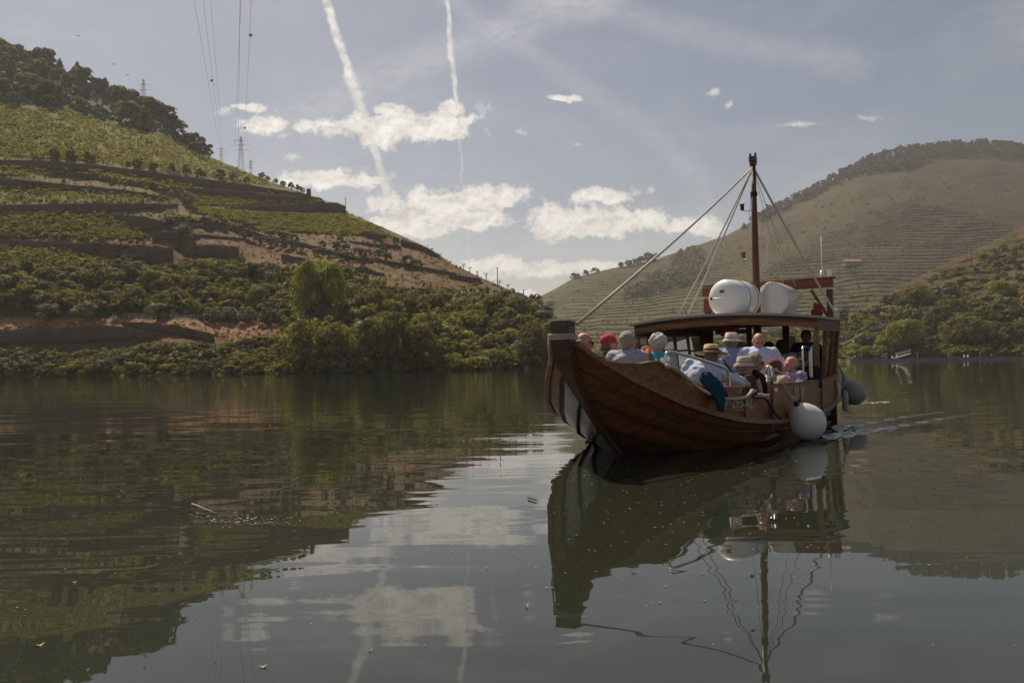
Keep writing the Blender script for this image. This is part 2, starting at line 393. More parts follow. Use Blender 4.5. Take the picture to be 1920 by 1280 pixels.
VINES = {
 'upper': [(-700,150),(0,196),(60,205),(133,207),(165,222),(200,232),(300,257),(367,280),(400,298),(480,331),(560,361),(480,345),(400,334),(300,322),(200,308),(100,298),(0,296),(-700,285)],
 'strip': [(-500,310),(0,311),(130,314),(300,340),(430,352),(570,370),(610,378),(650,388),(560,382),(450,372),(330,366),(230,344),(130,330),(0,330),(-500,328)],
 'strip2': [(-500,346),(0,348),(130,357),(230,364),(330,376),(340,382),(233,379),(133,380),(0,383),(-500,386)],
 'left': [(-600,404),(0,402),(100,402),(195,400),(215,415),(280,440),(275,449),(180,450),(100,448),(0,446),(-600,446)],
 'lower': [(-600,462),(0,462),(100,470),(200,483),(255,496),(240,500),(120,500),(0,500),(-600,500)],
 'right': [(350,388),(420,394),(530,400),(640,404),(700,424),(735,446),(640,440),(560,437),(480,424),(420,410),(370,400)],
 'thin': [(330,366),(430,372),(560,382),(630,379),(530,383),(420,389),(350,384)],
 'mid': [(320,404),(420,420),(500,430),(560,444),(520,440),(420,425),(330,412)]}
DARKZ = [(-700,500),(0,502),(150,502),(250,498),(330,506),(400,498),(540,508),(650,515),(730,545),(850,556),(960,548),(1010,575),(1090,660),(1040,700),(540,700),(540,600),(0,594),(-700,590)]
ROAD = [(-700,594),(0,595),(200,597),(540,604),(540,612),(440,640),(400,628),(333,610),(240,602),(200,611),(0,621),(-700,622)]
FOREST = [(-700,-40),(0,60),(140,120),(300,190),(400,290),(400,297),(367,279),(300,256),(200,231),(133,206),(0,194),(-700,150)]
def colL(s):
    px, py = s.PX, s.PY
    jx = px + (fbm(px / 12, py / 8, 21) - .5) * 14; jy = py + (fbm(px / 14, py / 9, 22) - .5) * 7
    n = fbm(px / 40, py / 14, 31)[..., None]; n2 = fbm(px / 9, py / 4, 33)[..., None]
    dry = np.array((.155, .13, .055))
    c = SOIL * (.75 + .5 * n) * (1 - np.clip((n2 - .5) * 4, 0, 1)) + dry * np.clip((n2 - .5) * 4, 0, 1)
    up = inpoly(jx, jy, [(-700,120),(0,190),(400,290),(650,385),(740,446),(600,446),(400,400),(300,410),(0,410),(-700,400)])[..., None]
    c = np.where(up, dry * (.8 + .4 * n) * .85 + SOIL * .12, c)
    for k, v in VINES.items():
        c = np.where(inpoly(jx, jy, v)[..., None], GRASS * (.75 + .5 * n), c)
    c = np.where(inpoly(jx, jy, DARKZ)[..., None], DARK * 1.5, c)
    c = np.where(inpoly(jx, jy, FOREST)[..., None], DARK * 1.8, c)
    low = (jy > 640)[..., None]; c = np.where(low, np.array((.07, .065, .03)) * (.7 + .6 * n), c)
    c = np.where(inpoly(jx, jy, ROAD)[..., None], SOIL * 1.9 * (1.0 + .35 * (n2 - .5)), c)
    for top, bot in B_.values():
        m = (px >= top[0][0]) & (px <= top[-1][0]) & (py >= lin(top)(px)) & (py <= lin(bot)(px)); c = np.where(m[..., None], WALLC, c)
    return c
tag(TL.build('left_hillside', ground_m, colL), kind='structure')

# right bank, near part
TR = Terrain(np.arange(930., 2900, 5), lin([(930,360),(1100,330),(1570,262),(1700,250),(1900,236),(2900,200)]),
             lin([(930,668),(1040,662),(1100,655),(1300,648),(1450,634),(1560,604),(1600,588),(1640,566),(1700,534),(1760,502),(1830,470),(1880,446),(1920,428),(2200,320),(2900,150)]),
             lin([(930,420),(1300,360),(1570,340),(1700,360),(1920,430),(2900,520)]), 150, seed=11, relief=.02, steps=(5.5, .25))
def colR(s):
    px, py = s.PX, s.PY; n = fbm(px / 30, py / 12, 41)[..., None]; n2 = fbm(px / 10, py / 5, 43)[..., None]
    k = np.clip((n2 - .42) * 5, 0, 1)
    c = SOIL * .85 * k + np.array((.065, .062, .026)) * (1 - k); c = c * (.6 + .6 * n)
    c = np.where(inpoly(px, py, [(1560,600),(1640,602),(1680,622),(1650,645),(1560,650)])[..., None], np.array((.085, .08, .072)) * (.6 + .8 * n2), c)
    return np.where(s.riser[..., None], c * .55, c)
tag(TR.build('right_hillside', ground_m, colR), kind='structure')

# far vineyard hill
RIDGE_F = [(860,650),(940,610),(985,575),(1005,560),(1040,543),(1080,520),(1150,503),(1230,487),(1300,464),(1370,440),(1440,402),(1500,378),(1560,343),(1630,308),(1700,287),(1800,277),(1860,275),(1920,281),(2200,330),(2900,420)]
TF = Terrain(np.arange(860., 2900, 5), lin([(860,600),(1300,540),(2900,520)]), lin(RIDGE_F), lin([(860,900),(1300,1050),(1900,1150),(2900,1150)]), 330, seed=17, relief=.005, steps=(4.4, .30))
# spurs and hollows of the far hill
dxp, dyp = TF.PX, TF.PY
def spur(px, py, pts, wd, amp):
    xs_ = [p[0] for p in pts]; yl = np.interp(px, xs_, [p[1] for p in pts]); d = (py - yl) / wd
    return amp * np.where(d < 0, np.exp(-(d * 2.2) ** 2), np.exp(-d ** 2)) * ((px > xs_[0]) & (px < xs_[-1]))
tt = np.linspace(0, 1, TF.rows)[None]; kk = np.clip((1 - tt) * 8, 0, 1) * np.clip(tt * 5, 0, 1)
TF.D *= 1 - kk * (spur(dxp, dyp, [(1440,440),(1560,335),(1700,338),(1800,368),(1920,400),(2300,480)], 38, .022) + spur(dxp, dyp, [(1300,620),(1450,500),(1560,420),(1700,380),(1800,400),(1920,440),(2300,600)], 46, .026))
FWOOD = [(1395,424),(1440,398),(1500,370),(1560,335),(1630,300),(1700,280),(1860,266),(1930,270),(2400,360),(2400,400),(1920,302),(1850,293),(1750,298),(1690,322),(1600,334),(1540,366),(1490,390),(1440,416)]
FWOOD2 = [(1312,470),(1322,500),(1310,530),(1290,535),(1240,548),(1190,558),(1165,560),(1200,540),(1240,520),(1262,500),(1275,480)]
def colF(s):
    px, py = s.PX, s.PY; n = fbm(px / 60, py / 20, 51)[..., None]; n2 = fbm(px / 16, py / 3, 53)[..., None]
    c = (np.array((.088, .062, .032)) * n + np.array((.062, .054, .024)) * (1 - n)) * .84; g = np.clip((py - 500) / 90, 0, 1)[..., None] * .6 + .1 * n2
    c = c * (1 - g) + np.array((.085, .088, .026)) * g * (.6 + .8 * n2)
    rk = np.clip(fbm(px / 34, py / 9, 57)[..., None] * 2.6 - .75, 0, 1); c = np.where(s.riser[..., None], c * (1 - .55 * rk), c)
    for p in (FWOOD, FWOOD2): c = np.where(inpoly(px, py, p)[..., None], DARK * 1.3, c)
    return c
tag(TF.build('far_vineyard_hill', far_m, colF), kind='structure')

# ---------------------------------------------------------------- boat frame of reference (needed for the opening in the water)
BO = Vector((.5, 7.16, 0)); AF = Vector((math.sin(R(31.9)), math.cos(R(31.9)), 0)); PT = Vector((AF.y, -AF.x, 0))
def bw(u, v, z): return BO + AF * u + PT * v + Vector((0, 0, z))     # u aft of the stem head, v to port, z above the water
us_ = [0, .1, .2, .5, 1, 1.5, 2, 2.5, 3, 4, 5, 6, 7, 8, 9, 9.8, 10.3]
Bf = lin(list(zip(us_, [.11, .17, .24, .45, .74, .95, 1.10, 1.21, 1.30, 1.38, 1.42, 1.42, 1.38, 1.25, .95, .5, .13])))
Zr = lin(list(zip(us_, [1.20, 1.12, 1.045, .85, .61, .46, .36, .31, .28, .26, .26, .29, .36, .47, .66, .9, 1.15])))
Zk = lin([(0, 1.12), (.11, 1.0), (.37, .68), (.71, .42), (1.1, .15), (1.5, -.08), (2.2, -.3), (3, -.42), (4, -.5), (7, -.5), (8, -.4), (9, -.1), (9.8, .45), (10.3, 1.0)])
Qf = lin([(0, .8), (1.2, .72), (2.5, .5), (4, .32), (7, .34), (9, .6), (10.3, .8)])
def hullp(u, f, off=0.0):          # f = 0 keel .. 1 rail
    z = Zk(u) + (Zr(u) - Zk(u)) * f; return float(Bf(u) * max(f, 0) ** Qf(u) + off), float(z)
wl = []
for u in np.linspace(1.36, 8.85, 40):
    f = (0 - Zk(u)) / (Zr(u) - Zk(u)); wl.append((u, max(.02, float(Bf(u) * max(f, 0) ** Qf(u)) - .02)))
# ---------------------------------------------------------------- water
wm = bpy.data.materials.new('river_water'); wm.use_nodes = True; t = NT(wm.node_tree); t.n.clear()
out = t.node('ShaderNodeOutputMaterial'); b = t.node('ShaderNodeBsdfPrincipled')
b.inputs['Base Color'].default_value = (.022, .026, .017, 1); b.inputs['IOR'].default_value = 1.58
b.inputs['Roughness'].default_value = .006
geo = t.node('ShaderNodeNewGeometry').outputs['Position']
d = t.vmath('LENGTH', geo)
swell = t.noise(t.mapping(geo, (.32, .75, 1), (0, 0, R(12))), 1.0, 1, .5, .4)
mid = t.noise(t.mapping(geo, (.8, 3.2, 1), (0, 0, R(-6))), 1.0, 1.3, .5, .6)
fine = t.noise(t.mapping(geo, (2.2, 7, 1), (0, 0, R(5))), 1.6, 3, .6)
patch = t.step(t.noise(t.mapping(geo, (.03, .09, 1)), 1.0, 3, .5), .40, .62)
h = t.math('MULTIPLY', swell, .026)
h = t.math('ADD', h, t.math('MULTIPLY', mid, .0042))
h = t.math('ADD', h, t.math('MULTIPLY', t.math('MULTIPLY', fine, t.math('MULTIPLY_ADD', patch, .9, .25)), t.math('MULTIPLY', t.step(d, 8, 40), .0052)))
bn = t.node('ShaderNodeBump'); bn.inputs['Strength'].default_value = .55; bn.inputs['Distance'].default_value = 1.0
t.l.new(h, bn.inputs['Height']); t.l.new(bn.outputs[0], b.inputs['Normal']); t.l.new(b.outputs[0], out.inputs[0])
bm = bmesh.new()
hole = [bm.verts.new(bw(u, v, 0)) for u, v in wl] + [bm.verts.new(bw(u, -v, 0)) for u, v in reversed(wl)]
hed = [bm.edges.new((hole[i], hole[(i + 1) % len(hole)])) for i in range(len(hole))]
X0, X1, Y0, Y1 = -30, 30, -20, 45
ov = [bm.verts.new((X0, Y0, 0)), bm.verts.new((X1, Y0, 0)), bm.verts.new((X1, Y1, 0)), bm.verts.new((X0, Y1, 0))]
oe = [bm.edges.new((ov[i], ov[(i + 1) % 4])) for i in range(4)]
bmesh.ops.triangle_fill(bm, edges=hed + oe, use_beauty=True)
L = 6000
fv = [bm.verts.new(p) for p in ((-L, -L, 0), (L, -L, 0), (L, L, 0), (-L, L, 0))]
for i in range(4): bm.faces.new((ov[i], ov[(i + 1) % 4], fv[(i + 1) % 4], fv[i]))
bmesh.ops.recalc_face_normals(bm, faces=bm.faces[:])
if sum(f.normal.z for f in bm.faces) < 0: bmesh.ops.reverse_faces(bm, faces=bm.faces[:])
tag(bobj('river_water', bm, wm), kind='structure')
# river bed, seen by nothing but closing the ground
bm = bmesh.new(); bmesh.ops.create_grid(bm, x_segments=1, y_segments=1, size=6000, matrix=Matrix.Translation((0, 0, -6)))
tag(bobj('river_bed', bm, mat('river_mud', (.06, .05, .03), .9)), kind='structure')

# ---------------------------------------------------------------- foliage prototypes (unit crowns, base at z = 0)
def quads(c, nrm, size, rs):
    """leaf quads at centres c with normals nrm"""
    n = len(c); nrm = nrm / (np.linalg.norm(nrm, axis=1, keepdims=True) + 1e-9)
    r = rs.normal(size=(n, 3)); a = np.cross(nrm, r); a /= np.linalg.norm(a, axis=1, keepdims=True) + 1e-9; b2 = np.cross(nrm, a)
    s = size * (.6 + .8 * rs.rand(n, 1)); s2 = s * (.5 + .5 * rs.rand(n, 1))
    V = np.stack([c - a * s - b2 * s2 * .3, c + b2 * -s2, c + a * s + b2 * s2 * .2, c + b2 * s2], 1)
    return V.reshape(-1, 3)
def crown(seed, kind='round', nleaf=900, K=22, leaf=.07):
    rs = np.random.RandomState(seed); out = []
    if kind == 'cone':
        z = rs.rand(nleaf) ** .8; lay = np.floor(z * 9) / 9; rr = (1 - z) * .42 + .02; rr *= .6 + .55 * ((z * 9) % 1 < .5) ; a = rs.rand(nleaf) * 6.283
        r = rr * np.sqrt(rs.rand(nleaf)) ** .6 * (1 + .25 * np.sin(3 * a + seed)); c = np.stack([r * np.cos(a), r * np.sin(a), .12 + z * .88], 1)
        n = np.stack([np.cos(a), np.sin(a), .8 + 0 * a], 1) + rs.normal(size=(nleaf, 3)) * .6; return quads(c, n, leaf, rs)
    if kind == 'cypress':
        z = rs.rand(nleaf); a = rs.rand(nleaf) * 6.283; r = .11 * np.sin(np.pi * np.clip(z * .9 + .08, 0, 1)) ** .6 * (.7 + .4 * rs.rand(nleaf))
        c = np.stack([r * np.cos(a), r * np.sin(a), z], 1); return quads(c, np.stack([np.cos(a), np.sin(a), .4 + 0 * a], 1), leaf * .5, rs)
    prm = {'round': (.50, .50, .28, 1.0, .20), 'olive': (.50, .50, .34, 1.0, .17), 'shrub': (.62, .55, .02, .78, .21), 'tall': (.42, .5, .06, 1.0, .16), 'umbrella': (.6, .6, .55, .95, .16)}[kind]
    rx, ry, z0, z1, rc = prm
    for k in range(K):
        a = rs.rand() * 6.283; zz = rs.rand() ** .75
        prof = math.sin(math.pi * min(1, .22 + zz * .73)) ** .7
        rr = rx * prof * (.55 + .45 * math.sqrt(rs.rand())) * (1 + .25 * math.sin(2 * a + seed))
        cz = z0 + (z1 - z0) * zz - rc * .35
        cc = np.array((rr * math.cos(a), rr * math.sin(a), cz)); r1 = rc * (.65 + .6 * rs.rand())
        m_ = nleaf // K; d = rs.normal(size=(m_, 3)); d /= np.linalg.norm(d, axis=1, keepdims=True); d[:, 2] = np.abs(d[:, 2]) * np.where(rs.rand(m_) < .75, 1, -1)
        rad = r1 * (.55 + .5 * rs.rand(m_, 1) ** .5) * np.array((1, 1, .8))
        c = cc + d * rad; out.append(quads(c, d + rs.normal(size=(m_, 3)) * .26 + np.array((0, 0, .15)), leaf, rs))
    return np.concatenate(out)
def qfaces(V): return np.arange(len(V)).reshape(-1, 4)
LM = {'dark': leafmat('leaves_dark', (.090, .092, .026), (.15, .14, .040)), 'mid': leafmat('leaves_mid', (.15, .145, .036), (.21, .20, .052)),
      'bright': leafmat('leaves_bright', (.16, .185, .032), (.23, .235, .045)), 'olive': leafmat('leaves_olive', (.17, .175, .105), (.24, .24, .155), .15),
      'vine': leafmat('leaves_vine', (.185, .180, .028), (.27, .245, .045), .35), 'dry': leafmat('leaves_dry', (.12, .10, .038), (.165, .13, .05), .2),
      'grey': leafmat('leaves_grey', (.10, .105, .055), (.14, .14, .075), .15), 'pine': leafmat('needles_pine', (.055, .058, .022), (.085, .082, .03), .1),
      'rock': mat('field_rock', (.2, .17, .14), .9, var=.3)}
bark = mat('bark', (.11, .085, .06), .95, var=.3, vscale=6)
_pm = {}
def cmesh(kind, var, m, nleaf, K, leaf):
    key = (kind, var, m, nleaf)
    if key not in _pm:
        V = crown(var * 7 + hash_(kind), kind, nleaf, K, leaf); _pm[key] = npmesh('crown', V, qfaces(V), LM[m])
    return _pm[key]
def hash_(s): return sum(ord(c) * (i + 3) for i, c in enumerate(s)) % 97
_tm = {}
def tmesh(kind, var):
    key = (kind, var)
    if key not in _tm:
        rr = random.Random(var + 5); bm = bmesh.new(); hi = .62 if kind != 'cone' else .9
        th = .035 if kind != 'olive' else .05
        tube(bm, [(0, 0, -.06), (rr.uniform(-.02, .02), 0, .18), (rr.uniform(-.05, .05), rr.uniform(-.04, .04), hi * .7), (0, .02, hi)], [th, th * .8, th * .5, th * .2], 6)
        for k in range(4 if kind != 'cone' else 0):
            a = rr.uniform(0, 6.28); z = rr.uniform(.22, .45)
            tube(bm, [(0, 0, z), (.16 * math.cos(a), .16 * math.sin(a), z + .13), (.30 * math.cos(a), .30 * math.sin(a), z + .24)], [th * .5, th * .35, th * .12], 5)
        me = bpy.data.meshes.new('trunk'); bm.to_mesh(me); bm.free(); me.materials.append(bark); _tm[key] = me
    return _tm[key]
BASE = {}
def tree(name, cat, label, loc, h, wfac=1.0, kind='round', m='mid', group=None, nleaf=900, K=22, leaf=.07, single=False):
    """a tree is an Empty at its foot with trunk and crown; each is a copy sharing mesh data"""
    var = rnd.randrange(4); w_ = h * wfac
    if single:
        o = bpy.data.objects.new(name, cmesh(kind, var, m, nleaf, K, leaf)); link(o); o.location = loc
        o.scale = (w_, w_, h); o.rotation_euler.z = rnd.uniform(0, 6.28); tag(o, label, cat, group); return o
    e = empty(name, loc, rnd.uniform(0, 6.28)); e.scale = (w_, w_, h); tag(e, label, cat, group)
    mobj('trunk', tmesh(kind, var), e); mobj('crown', cmesh(kind, var, m, nleaf, K, leaf), e)
    return e
def pxh(T, px, py, hp):            # foot on the terrain at (px, py), height hp photograph pixels -> metres
    p = T.pt(px, py); return p, hp * p.y / FPX
def scat(T, poly, n, minpx, seed):
    rs = random.Random(seed); xs = [q[0] for q in poly]; ys = [q[1] for q in poly]; out = []; tries = 0
    pa = np.array(poly, float)
    while len(out) < n and tries < n * 40:
        tries += 1; x = rs.uniform(min(xs), max(xs)); y = rs.uniform(min(ys), max(ys))
        if not inpoly(np.array([x]), np.array([y]), poly)[0]: continue
        if any((x - a) ** 2 + ((y - b) * 1.4) ** 2 < minpx ** 2 for a, b in out): continue
        out.append((x, y))
    return out

def merged(name, T, poly, n, size, m, seed, rowsp=None, kind='shrub', sub=None, squash=1.0, nleaf=24, K=3, leaf=.2, label=None, cat=None, sized=0):
    """ground cover nobody could count: many small clumps joined into one mesh"""
    rs = np.random.RandomState(seed); pa = np.array(poly, float)
    lo, hi = pa.min(0), pa.max(0); px = rs.uniform(lo[0], hi[0], n * 6); py = rs.uniform(lo[1], hi[1], n * 6)
    if rowsp: 
        ref = lin(sub) if sub else (lambda x: 0 * x)
        yy_ = py - ref(px); py = np.round(yy_ / rowsp) * rowsp + ref(px) + rs.normal(size=len(py)) * rowsp * .16
    k = inpoly(px, py, poly); px, py = px[k][:n], py[k][:n]
    S = T.surf(px, py); N = len(S)
    protos = [crown(200 + seed + i, kind, nleaf, K, leaf) for i in range(6)]
    V = []
    pi = rs.randint(0, 6, N); ang = rs.rand(N) * 6.283; sc = size * (.65 + .7 * rs.rand(N))
    if sized: sc = sc * S[:, 1] / sized
    for q in range(6):
        idx = np.where(pi == q)[0]; pr = protos[q]; c, s_ = np.cos(ang[idx])[:, None], np.sin(ang[idx])[:, None]
        x = pr[None, :, 0] * c - pr[None, :, 1] * s_; y = pr[None, :, 0] * s_ + pr[None, :, 1] * c; z = np.repeat(pr[None, :, 2], len(idx), 0) * squash
        V.append((np.stack([x, y, z], -1) * sc[idx][:, None, None] + S[idx][:, None, :]).reshape(-1, 3))
    V = np.concatenate(V); o = mobj(name, npmesh(name, V, qfaces(V), LM[m])); tag(o, label, cat, kind='stuff'); return o
def near_words(x, side):
    if side == 'F': L = [(60,'at the left edge'),(125,'just left of the tallest conifer'),(185,'below the tallest conifer'),(240,'below the two skyline conifers'),(300,'beside the higher pylon'),(345,'right of the higher pylon'),(9999,'at the lower end of the wood')]
    elif side == 'T': L = [(40,'left of the first road olive'),(125,'above the first road olive'),(228,'above the second road olive'),(345,'above the third road olive'),(414,'above the fourth road olive'),(446,'above the fifth road olive'),(483,'above the sixth road olive'),(9999,'above the last road olives')]
    elif side == 'B': L = [(50,'at the left edge'),(125,'below the first road olive'),(228,'below the second road olive'),(345,'below the third road olive'),(440,'below the fourth road olive'),(540,'below the last road olives'),(650,'below the tall bright tree'),(800,'among the alders'),(900,'right of the alders'),(980,'left of the bow trees'),(9999,'beside the bow trees')]
    elif side == 'R': L = [(600,'left of the water edge alders'),(700,'around the broad alder'),(765,'behind the tallest alder'),(820,'right of the alders'),(880,'above the bright bush'),(930,'below the lone cypress'),(985,'left of the bow trees'),(9999,'beside the boat bow')]
    else: L = [(1640,'close to the rock face'),(1690,'above the bright shore trees'),(1745,'right of the bright shore trees'),(1800,'left of the utility pole'),(1850,'below the utility pole'),(9999,'near the right edge')]
    return next(w_ for k, w_ in L if x < k)
def szw(hp, a, b_): return 'low' if hp < a else ('tall' if hp > b_ else 'medium')
# ---------------------------------------------------------------- left hillside planting
wallm = mat('schist_wall', (.15, .10, .075), .95, var=.35, vscale=1.6, bump=1.0, bscale=2.5, stretch=(1, 1, 2.2), col2=(.10, .07, .052), spec=.1)
def retaining_wall(T, key, label, cat='stone wall'):
    top, bot = B_[key]; x0, x1 = max(top[0][0], -700), top[-1][0]; xs = np.arange(x0, x1 + 2, 3.0); tp, bt = lin(top)(xs), lin(bot)(xs)
    S = T.surf(xs, bt); Dw = S[:, 1] - .45; rws = 5; V = []
    dx0, e_t = rayn(xs, tp - .6); _, e_b = rayn(xs, bt + 1.0)
    for back in (0, 1):
        for r in range(rws):
            e = e_b + (e_t - e_b) * r / (rws - 1); D = Dw + (fbm(xs / 6, xs * 0 + r * 1.7, 5) - .5) * .5 + back * 1.6
            z = CAMH + e * Dw + (fbm(xs / 5, xs * 0, 8) - .5) * .5 * (r == rws - 1); V.append(np.stack([dx0 * D, D, z], -1))
    V = np.stack(V, 1); n = len(xs); k = rws * 2; order = list(range(rws)) + list(range(rws * 2 - 1, rws - 1, -1))
    V = V[:, order]; F = []
    for i in range(n - 1):
        for j in range(k): F.append((i * k + j, (i + 1) * k + j, (i + 1) * k + (j + 1) % k, i * k + (j + 1) % k))
    o = mobj('retaining_wall', npmesh('retaining_wall', V.reshape(-1, 3), F, wallm)); tag(o, label, cat, 'dry stone walls holding the terraces of the left hill')
for key, lb in {'A': 'long dark stone wall under the highest vineyard slope, running the width of the hill', 'B': 'curving stone wall second from the top, swelling towards the right of the hill',
 'C': 'short stone wall at the left edge, third down from the high vineyard', 'D': 'straight stone wall above the big left vineyard plot', 'E': 'stone wall ending in a square corner on the skyline',
 'F': 'dark triangular wall at the right tip of the left vineyard plot', 'G': 'long thin wall stepping down through the olive rows', 'H': 'low wall behind the lone olive tree in mid slope',
 'I': 'tall dark wall widening to the right below the left vineyard plot', 'J': 'square dark wall on bare earth, middle of the slope', 'K': 'short wall just left above the tall bright green tree',
 'K2': 'short wall just right above the tall bright green tree', 'M': 'small dark wall under the skyline right of the vineyard', 'N': 'thin wall among the upper right olive trees',
 'O': 'stone wall stepping down the right skyline of the hill', 'P': 'low wall on the bare earth near the skyline dead trees', 'Q': 'thin wall crossing the bare red earth slope',
 'R': 'lowest thin wall on the red earth above the right thicket', 'S': 'long low wall under the dirt road at the left edge', 'T': 'wall beside the ramp going down from the dirt road', 'U': 'small wall just above the river bushes'}.items():
    retaining_wall(TL, key, lb)

for k, (poly, n, ref) in {'upper': (VINES['upper'], 9000, [(-700,285),(0,296),(200,308),(560,361)]), 'strip': (VINES['strip'], 2600, None), 'strip2': (VINES['strip2'], 1500, None),
        'left': (VINES['left'], 3600, None), 'lower': (VINES['lower'], 1900, None), 'right': (VINES['right'], 3200, [(350,388),(640,404),(735,446)]), 'thin': (VINES['thin'], 700, None), 'mid': (VINES['mid'], 500, None)}.items():
    lb = {'upper': 'yellow green vines covering the high slope below the forest', 'strip': 'sparse vines on the narrow terraces under the long wall', 'strip2': 'sparse vines between the third wall and the wall below',
          'left': 'dense green vines on the wide left plot', 'lower': 'green vines on the lowest left plot above the thicket', 'right': 'green vines on the slope below the wall with the square corner',
          'thin': 'thin strip of vines above the skyline wall', 'mid': 'scattered vines beside the earth terraces in mid slope'}[k]
    sp = 4.2 if k in ('left', 'lower') else 5.2
    merged('vineyard_vines', TL, poly, n if k not in ('strip', 'strip2') else n // 2, 1.35 if k != 'left' else 1.5, 'vine', 60 + len(k), rowsp=sp, sub=ref, squash=.8, nleaf=21, K=3, leaf=.24, label=lb, cat='vines')
merged('dry_grass', TL, [(-600,290),(0,300),(560,362),(640,385),(1000,562),(1040,610),(900,560),(700,520),(560,500),(300,470),(0,480),(-600,480)], 5200, .9, 'dry', 81, squash=.6, nleaf=12, K=2, leaf=.28, label='dry grass and weeds tufted over the terraces', cat='dry grass')
merged('undergrowth', TL, [(x_, y_ - (16 if (x_ < 540 and y_ > 580) else 0)) for x_, y_ in DARKZ], 3600, 3.2, 'dark', 82, nleaf=40, K=4, leaf=.16, label='dark undergrowth filling the thicket above the river', cat='undergrowth')
merged('undergrowth', TL, FOREST, 2600, 3.6, 'pine', 83, nleaf=40, K=4, leaf=.16, label='dark undergrowth on the wooded hilltop', cat='undergrowth')
merged('undergrowth', TL, [(-600,662),(0,662),(200,662),(300,656),(420,652),(540,640),(700,620),(1050,620),(1085,690),(1000,690),(640,698),(0,705),(-600,712)], 1900, 1.5, 'mid', 84, nleaf=36, K=4, leaf=.17, label='low weeds and brambles along the left river bank', cat='undergrowth')
merged('road_weeds', TL, [(-600,604),(540,606),(540,640),(400,640),(300,612),(0,622),(-600,625)], 500, .8, 'dry', 85, squash=.6, nleaf=12, K=2, leaf=.28, label='dry weeds along the earth road', cat='weeds')

def place(T, lst, name, cat, label, kind, m, group, hscale=1.0, wf=1.0, **kw):
    for i, q in enumerate(lst):
        x, y, hp = q[:3]; p, h = pxh(T, x, y, hp); 
        lb = label(i) if callable(label) else label
        tree(name, cat, lb, p - Vector((0, 0, h * .03)), h * hscale, wf * rnd.uniform(.9, 1.12), kind, m, group, **kw)
# forest on the hilltop
for x, y in scat(TL, FOREST, 210, 12, 1):
    if x < -160: continue
    hp = rnd.uniform(17, 36) * (1.0 if y > 120 else .9)
    k = rnd.random(); kind, m = ('round', 'dark') if k < .6 else (('round', 'grey') if k < .8 else ('cone', 'pine'))
    p, h = pxh(TL, x, y, hp)
    tree('forest_tree', 'tree', szw(hp, 22, 30) + {'round': ' round dark', 'cone': ' pointed conifer'}[kind] * (m != 'grey') + ' grey green' * (m == 'grey') + ' tree in the hilltop wood ' + near_words(x, 'F'), p, h, rnd.uniform(.95, 1.35) if kind == 'round' else .9, kind, m, {'round': 'round trees of the hilltop wood', 'cone': 'conifers of the hilltop wood'}[kind] if m != 'grey' else 'grey green trees of the hilltop wood', nleaf=700, leaf=.085)
for i, (x, y, hp, lb) in enumerate([(145,150,36,'tallest dark conifer on the skyline of the wooded top'), (200,176,22,'small pointed conifer alone on the skyline, left of its taller mate'), (215,186,30,'wide topped conifer on the skyline left of the pylon'), (112,132,26,'dark conifer on the skyline of the wooded top, upper left'), (48,112,20,'thin conifer at the upper left of the skyline')]):
    p, h = pxh(TL, x, y, hp); tree('pine_tree', 'conifer', lb, p, h, .85, 'cone', 'pine', 'conifers on the left skyline', nleaf=1200, leaf=.05)
for i, (x, y, hp, lb) in enumerate([(290,214,24,'flat topped stone pine beside the higher pylon'), (306,226,20,'flat topped stone pine just below the higher pylon'), (374,292,24,'round tree ending the wood on the skyline')]):
    p, h = pxh(TL, x, y, hp); tree('stone_pine', 'pine tree', lb, p, h, 1.5, 'umbrella', 'pine', 'spreading pines at the edge of the wood', nleaf=1400, leaf=.05)
# dark thicket band and shore growth
TH1 = [(-300,512),(0,512),(150,512),(250,508),(330,516),(400,508),(540,520),(540,582),(400,578),(0,572),(-300,572)]
for x, y in scat(TL, TH1, 105, 14, 2):
    hp = rnd.uniform(26, 44); p, h = pxh(TL, x, y + 6, hp); m = rnd.choice(['dark', 'dark', 'mid'])
    tree('oak_tree', 'oak tree', szw(hp, 32, 38) + (' dark' if m == 'dark' else ' lighter') + ' green oak in the ' + ('upper' if y < 550 else 'lower') + ' thicket ' + near_words(x, 'T'), p, h, rnd.uniform(.9, 1.2), 'shrub' if rnd.random() < .5 else 'round', m, 'dark oaks in the thicket above the road' if m == 'dark' else 'lighter oaks in the thicket above the road', nleaf=900, leaf=.065)
TH2 = [(640,545),(730,560),(850,572),(960,562),(1010,590),(1070,650),(1050,690),(560,690),(560,640)]
for x, y in scat(TL, TH2, 120, 15, 3):
    hp = rnd.uniform(26, 48); p, h = pxh(TL, x, y + 5, hp); m = rnd.choice(['dark', 'mid', 'mid', 'olive'])
    tree('riverside_tree', 'tree', szw(hp, 33, 41) + {'dark': ' dark green', 'mid': ' green', 'olive': ' silvery'}[m] + ' tree ' + ('low' if y > 630 else 'high') + ' on the bank ' + near_words(x, 'R'), p, h, rnd.uniform(.85, 1.2), rnd.choice(['shrub', 'round']), m, m + ' green trees of the right thicket', nleaf=900, leaf=.065)
SHORE = [(-400,690),(0,690),(400,684),(640,680),(1040,672),(1075,684),(1040,692),(640,698),(300,703),(0,706),(-400,712)]
for x, y in scat(TL, SHORE, 70, 17, 4):
    p, h = pxh(TL, x, y, rnd.uniform(20, 34) * (1.3 if x > 560 else 1)); m = rnd.choice(['mid', 'grey', 'dark', 'mid'])
    tree('shrub', 'shrub', {'mid': 'green', 'grey': 'grey green', 'dark': 'dark'}[m] + ' shrub at the left river edge ' + near_words(x, 'B'), p - Vector((0, 0, .3)), h, rnd.uniform(1.0, 1.5), 'shrub', m, m + ' shrubs along the left water edge', nleaf=900, leaf=.06, single=True)
